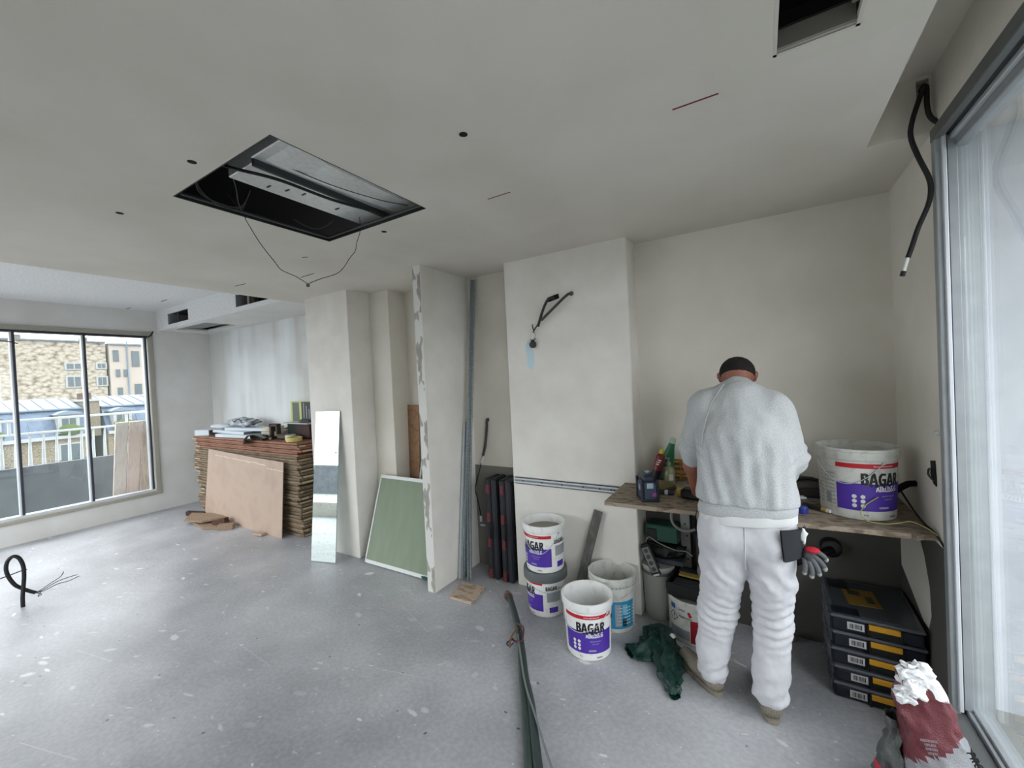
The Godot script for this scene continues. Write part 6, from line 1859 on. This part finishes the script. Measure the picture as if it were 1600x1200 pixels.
	var folds = func(q: Vector3, n: Vector3):
		var d = fn.get_noise_3d(q.x * 9.0, q.y * 4.0, q.z * 9.0) * 0.007
		var back = clampf((1.36 - q.y) / 0.15, 0.0, 1.0) * clampf((q.y - 0.98) / 0.05, 0.0, 1.0)
		if q.x > -0.27 and q.x < 0.10:
			var fan = (q.x + 0.08) * (1.0 + (q.y - 1.0) * -0.9)
			d += back * (0.0042 * sin(fan * 75.0 + fn.get_noise_3dv(q * 4.0) * 4.0) + 0.0028 * sin(fan * 130.0 + q.y * 12.0)) * clampf(n.z + 0.3, 0.0, 1.0)
		if q.x < -0.24: d += 0.007 * sin((q.y + q.x * 0.5) * 150.0 + fn.get_noise_3dv(q * 12.0) * 3.0) * clampf(1.0 - absf(q.y - 1.215) / 0.07, 0.0, 1.0)
		if q.x > 0.09: d += 0.006 * sin((q.y - q.x * 0.8) * 120.0) * clampf(1.0 - absf(q.y - 1.20) / 0.09, 0.0, 1.0)
		return d
	var shirt = nets([
		[V(-0.165, 1.0, -2.115), V(0.005, 1.0, -2.115), 0.112, 0.112], [V(-0.165, 1.02, -2.115), V(-0.155, 1.27, -2.135), 0.112, 0.118], [V(0.005, 1.02, -2.115), V(-0.005, 1.25, -2.13), 0.112, 0.114], [V(-0.08, 1.0, -2.11), V(-0.085, 1.28, -2.115), 0.12, 0.125],
		[V(-0.205, 1.40, -2.195), V(0.01, 1.385, -2.185), 0.095, 0.095], [V(-0.12, 1.30, -2.13), V(-0.11, 1.43, -2.19), 0.12, 0.10], [V(-0.05, 1.30, -2.13), V(-0.08, 1.43, -2.19), 0.115, 0.10], [V(-0.10, 1.44, -2.21), V(-0.10, 1.476, -2.255), 0.088, 0.066],
		[V(-0.20, 1.425, -2.21), V(-0.11, 1.482, -2.24), 0.078, 0.062], [V(0.0, 1.415, -2.205), V(-0.09, 1.482, -2.24), 0.078, 0.062], [V(-0.235, 1.41, -2.205), V(-0.292, 1.22, -2.235), 0.082, 0.068], [V(-0.292, 1.22, -2.235), V(-0.305, 1.18, -2.265), 0.068, 0.060], [V(-0.305, 1.185, -2.262), V(-0.317, 1.135, -2.29), 0.056, 0.050],
		[V(0.045, 1.395, -2.19), V(0.098, 1.19, -2.185), 0.080, 0.066], [V(0.098, 1.19, -2.185), V(0.075, 1.10, -2.29), 0.066, 0.054], [V(0.075, 1.10, -2.29), V(0.05, 1.05, -2.36), 0.054, 0.044]], 0.0085, 0.032, [[V(0, 0.996, 0), Vector3.UP]], folds)
	var top = obj("sweatshirt", shirt, sw, p)
	obj("hem_band", belt(-0.08, -2.113, [[0.946, 0.188, 0.114], [0.950, 0.195, 0.121], [0.975, 0.197, 0.123], [0.995, 0.192, 0.119], [1.004, 0.186, 0.112]], 72, 0.006), sw, top)
	var g := Geo.new()
	var seam := Geo.new()
	var onto = func(pts: Array):
		var o = []
		for q in pts:
			var best = -9.0
			for w in shirt.v:
				if absf(w.x - q.x) < 0.009 and absf(w.y - q.y) < 0.009: best = maxf(best, w.z)
			if best > -8.0: o.append(V(q.x, q.y, best + 0.0005))
		return o
	for e in [[V(-0.150, 1.525, 0), V(-0.172, 1.49, 0), V(-0.195, 1.45, 0), V(-0.212, 1.41, 0), V(-0.225, 1.36, 0), V(-0.235, 1.31, 0), V(-0.243, 1.26, 0)]]: seam.tube(smooth(onto.call(e)), 0.0022, -1.0, 6)
	obj("raglan_seam", seam, sw, top)
	obj("shirt_tail", belt(-0.078, -2.112, [[0.915, 0.186, 0.119], [0.918, 0.190, 0.124], [0.945, 0.190, 0.123], [0.965, 0.186, 0.118]], 72, 0.014), mat(rgb(214, 216, 216), 0.95), p)
	# trousers
	var tr = mat(rgb(206, 207, 211), 0.9, 0, noise_tex("drill", 0.01, 4, [Color(0.97, 0.97, 0.975), Color(1, 1, 1)], [0.1, 0.9]), V(4, 4, 4))
	var creases = func(q: Vector3, n: Vector3):
		var d = fn.get_noise_3d(q.x * 10.0, q.y * 6.0, q.z * 10.0 + 9.0) * 0.008
		var left = q.x < -0.09
		var ky = 0.43 if left else 0.47
		var wob = fn.get_noise_3dv(q * 7.0) * 3.0
		d += 0.0055 * sin(q.y * (150.0 if left else 138.0) + (q.x if left else -q.x) * 30.0 + wob) * exp(-pow((q.y - ky) / 0.11, 2.0))
		d += 0.005 * sin(q.y * 95.0 - q.x * 50.0 + wob) * exp(-pow((q.y - 0.13) / 0.07, 2.0))
		d += 0.004 * sin(q.y * 60.0 + q.x * 70.0 + wob) * clampf((q.y - 0.55) / 0.1, 0.0, 1.0) * clampf((0.78 - q.y) / 0.1, 0.0, 1.0)
		return d
	var legs = nets([
		[V(-0.16, 0.92, -2.115), V(0.0, 0.92, -2.115), 0.112, 0.110], [V(-0.165, 0.85, -2.105), V(0.008, 0.85, -2.10), 0.115, 0.110],
		[V(-0.168, 0.84, -2.11), V(-0.185, 0.66, -2.15), 0.112, 0.096], [V(-0.185, 0.66, -2.15), V(-0.220, 0.42, -2.20), 0.096, 0.084], [V(-0.220, 0.42, -2.20), V(-0.246, 0.22, -2.21), 0.084, 0.074], [V(-0.246, 0.22, -2.21), V(-0.252, 0.11, -2.212), 0.074, 0.069],
		[V(0.006, 0.84, -2.105), V(0.012, 0.66, -2.13), 0.106, 0.090], [V(0.012, 0.66, -2.13), V(0.008, 0.45, -2.165), 0.090, 0.076], [V(0.008, 0.45, -2.165), V(-0.004, 0.22, -2.165), 0.076, 0.072], [V(-0.004, 0.22, -2.165), V(-0.012, 0.12, -2.16), 0.072, 0.072]], 0.008, 0.022, [[V(0, 0.052, 0), Vector3.UP], [V(0, 0.965, 0), Vector3.DOWN]], creases)
	var trs = obj("trousers", legs, tr, p)
	g = Geo.new()
	g.tube(smooth([V(-0.082, 0.93, -2.002), V(-0.082, 0.86, -1.989), V(-0.084, 0.78, -2.004), V(-0.086, 0.71, -2.045)]), 0.0022, -1.0, 6)
	obj("seat_seam", g, tr, trs)
	# dark holster pockets
	var blk = mat(rgb(36, 38, 42), 0.8)
	g = Geo.new()
	var rows = []
	for i in 9:
		var t = i / 8.0
		var row = []
		for k in 9:
			var s = k / 8.0
			var a = lerpf(0.32 + 0.1 * t, 1.45, s)
			row.append(V(0.006 + sin(a) * 0.136 - t * 0.004, 0.925 - t * 0.135 + 0.02 * s * t, -2.104 + cos(a) * 0.136 - t * 0.010))
		rows.append(row)
	g.surf(rows)
	for r in rows:
		for k in r.size(): r[k] += V(-0.005, 0, -0.006)
	g.surf(rows)
	obj("black_pocket", g, blk, trs)
	g = Geo.new()
	blob(g, V(0.128, 0.895, -2.04), V(0.012, 0.028, 0.010), 0.6, 71, 30.0, 10, 12)
	obj("white_rag_corner", g, M.white, trs)
	g = Geo.new()
	rows = []
	for i in 5:
		var row = []
		for k in 4: row.append(V(-0.283 - 0.010 * sin(i * PI / 4), 0.93 - i * 0.028, -2.15 + k * 0.022))
		rows.append(row)
	g.surf(rows)
	obj("side_pocket", g, blk, trs)
	# shoes
	var shoe = mat(rgb(148, 142, 130), 0.85, 0, noise_tex("suede", 0.04, 4, [Color(0.72, 0.70, 0.66), Color(1, 1, 1)], [0.3, 0.7]), V(8, 8, 8))
	var solem = mat(rgb(132, 126, 112), 0.85)
	for s in [[V(-0.248, 0, -2.205), V(-0.150, 0, -0.150)], [V(-0.010, 0, -2.150), V(-0.025, 0, -0.215)]]:
		var c: Vector3 = s[0]
		var d: Vector3 = s[1]
		var up = nets([[c + V(0, 0.055, 0), c + d * 0.55 + V(0, 0.050, 0), 0.042, 0.042], [c + d * 0.55 + V(0, 0.050, 0), c + d + V(0, 0.046, 0), 0.042, 0.038], [c + V(0, 0.06, 0) + d * 0.02, c + V(0, 0.115, 0) + d * 0.06, 0.042, 0.038], [c + d * 0.12 + V(0, 0.10, 0), c + d * 0.5 + V(0, 0.065, 0), 0.036, 0.034]], 0.006, 0.02, [[V(0, 0.018, 0), Vector3.UP]])
		var o = obj("shoe", up, shoe, p)
		g = Geo.new()
		var poly := PackedVector2Array()
		var dn = V(d.x, 0, d.z).normalized()
		var sd = V(-dn.z, 0, dn.x)
		for k in 28:
			var a = TAU * k / 28
			var q: Vector3 = c + d * 0.5 + dn * cos(a) * (d.length() * 0.5 + 0.046) + sd * sin(a) * (0.046 - 0.005 * cos(a * 2.0))
			if cos(a) < -0.0: q = c + d * 0.5 + dn * cos(a) * (d.length() * 0.5 + 0.044) + sd * signf(sin(a)) * pow(absf(sin(a)), 0.6) * 0.043
			poly.append(Vector2(q.x, q.z))
		g.x = Transform3D(Basis(Vector3.RIGHT, PI / 2), V(0, 0.024, 0))
		g.prism(poly, 0.023)
		obj("sole", g, solem, o)
		g = Geo.new()
		for k in 3:
			var q = c + d * (0.42 + 0.1 * k) + V(0, 0.098 - 0.006 * k, 0)
			g.tube(smooth([q - sd * 0.028 + V(0, -0.010, 0), q, q + sd * 0.028 + V(0, -0.010, 0)]), 0.003, -1.0, 6)
		obj("laces", g, solem, o)
	# gloves tucked into the right pocket
	var gl = thing("work_gloves", "pair of grey work gloves with red cuffs hanging from the man's black pocket", "gloves")
	g = Geo.new()
	blob(g, V(0.156, 0.838, -2.050), V(0.030, 0.012, 0.022), 0.15, 81, 20.0, 10, 14)
	obj("red_cuff", g, mat(rgb(190, 26, 48), 0.8), gl)
	g = Geo.new()
	blob(g, V(0.142, 0.812, -2.062), V(0.026, 0.03, 0.028), 0.15, 82, 20.0, 12, 16)
	obj("palm", g, mat(rgb(64, 66, 70), 0.85), gl)
	var fing = [[V(0.148, 0.815, -2.06), V(0.168, 0.805, -2.055), V(0.188, 0.785, -2.05), V(0.196, 0.768, -2.05)], [V(0.145, 0.805, -2.05), V(0.160, 0.79, -2.045), V(0.172, 0.765, -2.04), V(0.176, 0.748, -2.04)], [V(0.138, 0.80, -2.05), V(0.148, 0.775, -2.04), V(0.152, 0.75, -2.035), V(0.150, 0.735, -2.035)], [V(0.150, 0.825, -2.065), V(0.175, 0.825, -2.065), V(0.195, 0.812, -2.065), V(0.202, 0.80, -2.065)], [V(0.128, 0.80, -2.05), V(0.130, 0.775, -2.04), V(0.128, 0.755, -2.035), V(0.126, 0.745, -2.035)]]
	for k in 5:
		g = Geo.new()
		g.tube(smooth(fing[k]), 0.0105, 0.008, 10)
		obj("finger", g, mat(rgb(92, 95, 98), 0.85), gl)
		g = Geo.new()
		blob(g, fing[k][3], V(0.009, 0.011, 0.009), 0.1, 83 + k, 20.0, 8, 10)
		obj("grey_fingertip", g, mat(rgb(150, 152, 152), 0.85), gl)

# ---------------------------------------------------------------- outside the far window
func outside() -> void:
	struct("balcony_floor", plain(1, 0.05, -0.15, Vector2(-8.7, -4.5), Vector2(-7.36, 3.0)), M.concrete_out)
	struct("wall_balcony", plain(0, -8.5, -0.12, Vector2(0.05, -4.5), Vector2(0.708, 3.0)), M.concrete_out)
	var r = thing("balcony_railing", "white balcony railing with paired balusters above the grey parapet", "railing")
	var wm = mat(rgb(190, 196, 196), 0.5)
	var g := Geo.new()
	g.ab(V(-8.59, 1.32, -4.5), V(-8.53, 1.352, 3.0), 0.004)
	obj("top_rail", g, wm, r)
	g = Geo.new()
	g.ab(V(-8.59, 1.135, -4.5), V(-8.54, 1.165, 3.0), 0.004)
	obj("lower_rail", g, wm, r)
	for k in 28:
		var z = -4.33 + k * 0.1245
		g = Geo.new()
		g.tube([V(-8.565, 0.70, z), V(-8.565, 0.95, z - 0.004), V(-8.565, 1.14, z - 0.012)], 0.021, 0.011, 6, true)
		obj("baluster", g, wm, r)
	for k in 3:
		var z = -3.55 + k * 1.18
		g = Geo.new()
		g.ab(V(-8.58, 1.16, z), V(-8.54, 1.325, z + 0.03), 0.003)
		obj("post", g, wm, r)
	var labs = ["pale timber plank leaning outside the far window, leftmost of three", "pinkish timber plank leaning outside the far window, middle of three", "brownish grey timber plank leaning outside, nearest the far window's right jamb"]
	var wood_ = [wood(rgb(196, 180, 168), rgb(216, 204, 194), "plank_a", V(3, 0.6, 3)), wood(rgb(196, 170, 158), rgb(214, 192, 180), "plank_b", V(3, 0.6, 3)), wood(rgb(150, 132, 118), rgb(188, 170, 152), "plank_c", V(4, 0.6, 4))]
	for k in 3:
		var o = thing("plank", labs[k], "plank", Vector3.ZERO, 0, "planks outside the window")
		var z0 = -1.92 - k * 0.135
		var t = Transform3D(Basis(V(0, 0, -1), V(0.30, 1.14, -0.15).normalized(), V(1, -0.26, 0).normalized()).orthonormalized(), V(-7.72 + 0.02 * k, 0.055, z0))
		g = Geo.new()
		g.x = t
		g.ab(V(0, 0, 0), V(0.13, 1.24, 0.03), 0.003)
		obj("board", g, wood_[k], o)
	# mansard block across the street
	var X = -70.0
	var zinc = mat(rgb(82, 97, 116), 0.5, 0.1, noise_tex("zinc", 0.01, 4, [Color(0.82, 0.84, 0.86), Color(1, 1, 1)], [0.2, 0.8]), V(0.2, 0.2, 0.2))
	var zinc_top = mat(rgb(88, 98, 108), 0.5, 0.1)
	var seamm = mat(rgb(96, 112, 128), 0.5)
	var stone = mat(rgb(132, 124, 108), 0.9, 0, noise_tex("ashlar", 0.04, 4, [Color(0.7, 0.68, 0.62), Color(1, 1, 1)], [0.3, 0.7]), V(0.3, 0.3, 0.3))
	var pale = mat(rgb(146, 148, 146), 0.7)
	var glass_dark = mat(rgb(70, 80, 84), 0.2)
	var hedge = mat(rgb(84, 104, 46), 0.9, 0, noise_tex("hedge", 0.08, 3, [Color(0.5, 0.55, 0.4), Color(1, 1, 1)], [0.3, 0.7]), V(1, 1, 1))
	var blocks = [[-15.2, 6.0, 0.0, "slate blue mansard house with green window boxes across the street"], [-30.0, -16.8, 0.0, "slate blue mansard house right of the shared chimney across the street"]]
	for bi in 2:
		var b = blocks[bi]
		var h = thing("town_house", b[3], "house")
		var z0: float = b[0]
		var z1: float = b[1]
		g = Geo.new()
		g.ab(V(X - 12, -14, z0), V(X + 2.6, -2.6, z1))
		obj("facade", g, stone, h)
		g = Geo.new()       # lower slope and upper slope
		g.quad([V(X + 2.6, -2.6, z0), V(X + 2.6, -2.6, z1), V(X + 0.4, 0.45, z1), V(X + 0.4, 0.45, z0)], V(0.8, 0.6, 0))
		g.quad([V(X + 0.4, 0.45, z0), V(X + 0.4, -2.6, z0), V(X + 2.6, -2.6, z0), V(X + 2.6, -2.6, z0)], V(0, 0, -1)); g.quad([V(X + 0.4, 0.45, z1), V(X + 0.4, -2.6, z1), V(X + 2.6, -2.6, z1), V(X + 2.6, -2.6, z1)], V(0, 0, 1))
		g.ab(V(X - 12, -2.6, z0), V(X + 0.4, 0.45, z1))
		obj("mansard_slope", g, zinc, h)
		g = Geo.new()
		g.quad([V(X + 0.6, 0.45, z0), V(X + 0.6, 0.45, z1), V(X - 6.0, 1.75, z1), V(X - 6.0, 1.75, z0)], V(0.2, 0.98, 0))
		g.quad([V(X - 12, 0.45, z0), V(X - 12, 0.45, z1), V(X - 6.0, 1.75, z1), V(X - 6.0, 1.75, z0)], V(-0.2, 0.98, 0))
		for zz in [z0, z1]: g.tri(V(X + 0.6, 0.45, zz), V(X - 6, 1.75, zz), V(X - 12, 0.45, zz), V(0, 0, signf(zz - (z0 + z1) / 2)), V(0, 0, signf(zz - (z0 + z1) / 2)), V(0, 0, signf(zz - (z0 + z1) / 2)))
		obj("roof", g, zinc_top, h)
		g = Geo.new()
		g.ab(V(X + 0.3, 0.36, z0), V(X + 0.75, 0.52, z1))
		obj("break_moulding", g, seamm, h)
		g = Geo.new()
		g.ab(V(X + 2.4, -2.85, z0), V(X + 3.0, -2.5, z1))
		obj("cornice", g, pale, h)
		var z = z0 + 0.7
		while z < z1:
			g = Geo.new()
			g.tube([V(X + 0.6, 0.50, z), V(X - 6.0, 1.79, z)], 0.05, -1.0, 4, false)
			obj("roof_seam", g, seamm, h)
			g = Geo.new()
			g.tube([V(X + 2.6, -2.55, z + 0.3), V(X + 0.45, 0.42, z + 0.3)], 0.035, -1.0, 4, false)
			obj("slope_seam", g, seamm, h)
			z += 1.15
		var wins = [-4.8, -8.1, -12.2, 1.5] if bi == 0 else [-18.3, -22.2, -26.0]
		if bi == 0: wins = [-13.6, -7.9, -1.8, 3.8]
		else: wins = [-18.2, -22.6, -27.0]
		for wz in wins:
			var pn = Geo.new()      # dormer
			pn.ab(V(X + 0.6, -2.3, wz - 0.85), V(X + 2.7, -0.15, wz + 0.85))
			var dm = obj("dormer", pn, pale, h)
			g = Geo.new()
			var arc := PackedVector2Array()
			for q in 9: arc.append(Vector2(lerpf(-1.15, 1.15, q / 8.0), 0.42 * sin(PI * q / 8.0)))
			g.x = Transform3D(Basis(Vector3.UP, PI / 2), V(X + 0.6, -0.15, wz))
			g.prism(arc, 2.4)
			obj("arched_hood", g, seamm, dm)
			g = Geo.new()
			g.ab(V(X + 2.68, -2.1, wz - 0.55), V(X + 2.74, -0.3, wz - 0.05)); g.ab(V(X + 2.68, -2.1, wz + 0.05), V(X + 2.74, -0.3, wz + 0.55))
			obj("window_glass", g, glass_dark, dm)
			g = Geo.new()
			blob(g, V(X + 3.1, -1.85, wz), V(0.35, 0.55, 0.95), 0.35, int(wz * 10.0) + 300, 2.2, 10, 18)
			obj("window_box_plants", g, hedge, h)
			g = Geo.new()       # French window below in the stone front
			g.ab(V(X + 2.58, -6.3, wz - 0.9), V(X + 2.68, -3.4, wz + 0.9))
			var fw = obj("french_window", g, pale, h)
			g = Geo.new()
			g.ab(V(X + 2.66, -6.2, wz - 0.75), V(X + 2.72, -3.55, wz - 0.06)); g.ab(V(X + 2.66, -6.2, wz + 0.06), V(X + 2.72, -3.55, wz + 0.75))
			obj("window_glass", g, glass_dark, fw)
			g = Geo.new()
			for q in 12: g.ab(V(X + 3.0, -6.3, wz - 1.1 + q * 0.2), V(X + 3.05, -5.3, wz - 1.06 + q * 0.2))
			g.ab(V(X + 2.98, -5.32, wz - 1.15), V(X + 3.07, -5.24, wz + 1.15))
			obj("balcony_grille", g, M.black, h)
	var ch = thing("chimney_stack", "tall stone chimney stack between the two mansard houses across the street", "chimney")
	g = Geo.new()
	g.ab(V(X - 6, -3, -16.5), V(X + 1.4, 1.2, -15.5))
	obj("shaft", g, stone, ch)
	g = Geo.new()
	g.ab(V(X - 6.2, 1.2, -16.65), V(X + 1.6, 1.45, -15.35))
	obj("cap", g, pale, ch)
	for k in 4:
		g = Geo.new()
		g.x = Transform3D(Basis.IDENTITY, V(X - 0.2 - k * 1.3, 1.45, -16.0))
		g.lathe([Vector2(0.24, 0), Vector2(0.18, 0.7), Vector2(0.22, 0.78), Vector2(0, 0.78)], 12)
		obj("chimney_pot", g, mat(rgb(84, 66, 56), 0.9), ch)
	# the tall rubble-stone party wall behind
	var Y = -118.0
	var rub = mat(rgb(166, 161, 150), 0.95, 0, noise_tex("rubble", 0.03, 2, [Color(1, 1, 1), Color(0.86, 0.84, 0.80), Color(0.50, 0.47, 0.42)], [0.1, 0.5, 0.95], 1024, FastNoiseLite.TYPE_CELLULAR), V(0.036, 0.055, 0.036))
	var far = thing("stone_building", "tall blind rubble-stone party wall with few small windows behind the roofs", "building")
	g = Geo.new()
	g.ab(V(Y - 12, -14, -29.8), V(Y, 13.0, 12.0))
	obj("party_wall", g, rub, far)
	g = Geo.new()
	g.ab(V(Y - 12.3, 13.0, -29.8), V(Y + 0.3, 13.3, 12.0))
	obj("coping", g, zinc_top, far)
	for e in [[-25.0, 8.1, 2.2, 1.0], [-24.9, 5.0, 1.9, 1.9], [-29.0, 8.2, 1.2, 0.9], [-29.0, 5.0, 1.3, 1.6]]:
		g = Geo.new()
		g.box(V(Y + 0.05, e[1], e[0]), V(0.3, e[3] + 0.5, e[2] + 0.5))
		var wn = obj("window_surround", g, pale, far)
		g = Geo.new()
		g.box(V(Y + 0.2, e[1], e[0] - e[2] * 0.26), V(0.12, e[3], e[2] * 0.42)); g.box(V(Y + 0.2, e[1], e[0] + e[2] * 0.26), V(0.12, e[3], e[2] * 0.42))
		obj("window_glass", g, glass_dark, wn)
	for z in [-18.0, -27.0, -8.0]:
		g = Geo.new()
		g.ab(V(Y - 3, 13.2, z - 0.5), V(Y - 1.5, 14.2, z + 0.5))
		obj("chimney_pot", g, stone, far)
	var beige = thing("rendered_building", "beige rendered building with a column of windows in the far wall's recess", "building")
	var rend = mat(rgb(156, 148, 138), 0.9)
	g = Geo.new()
	g.ab(V(Y - 12, -14, -37.9), V(Y + 0.6, 12.6, -30.2))
	obj("rendered_wall", g, rend, beige)
	g = Geo.new()
	g.ab(V(Y - 12.3, 12.6, -37.95), V(Y + 0.9, 12.95, -30.15))
	obj("coping", g, zinc_top, beige)
	for e in [[-31.2, 10.3, 0.9, 2.4], [-34.4, 9.7, 1.3, 3.4], [-36.9, 10.3, 0.9, 2.0], [-31.4, 6.6, 0.7, 1.6], [-32.6, 6.6, 0.6, 1.6], [-31.6, 2.6, 0.8, 1.8], [-34.6, 2.4, 1.2, 3.6], [-36.9, 2.8, 1.0, 1.4]]:
		g = Geo.new()
		g.box(V(Y + 0.65, e[1], e[0]), V(0.2, e[3], e[2]))
		obj("window", g, glass_dark, beige)
	g = Geo.new()
	g.tube([V(Y + 0.85, 13.5, -33.0), V(Y + 0.85, -6.0, -33.0)], 0.12, -1.0, 6)
	obj("drainpipe", g, seamm, beige)
	far = thing("stone_building", "narrow rubble-stone wall right of the beige rendered building", "building")
	g = Geo.new()
	g.ab(V(Y - 12, -14, -60.0), V(Y + 0.2, 13.1, -38.2))
	obj("party_wall", g, rub, far)
	g = Geo.new()
	g.ab(V(Y - 5, 13.1, -40.6), V(Y - 1, 14.6, -38.6))
	obj("chimney_block", g, stone, far)
	struct("ground_street", plain(1, -14.0, -0.5, Vector2(-140, -90), Vector2(-8.7, 60)), mat(rgb(120, 120, 118), 0.95))
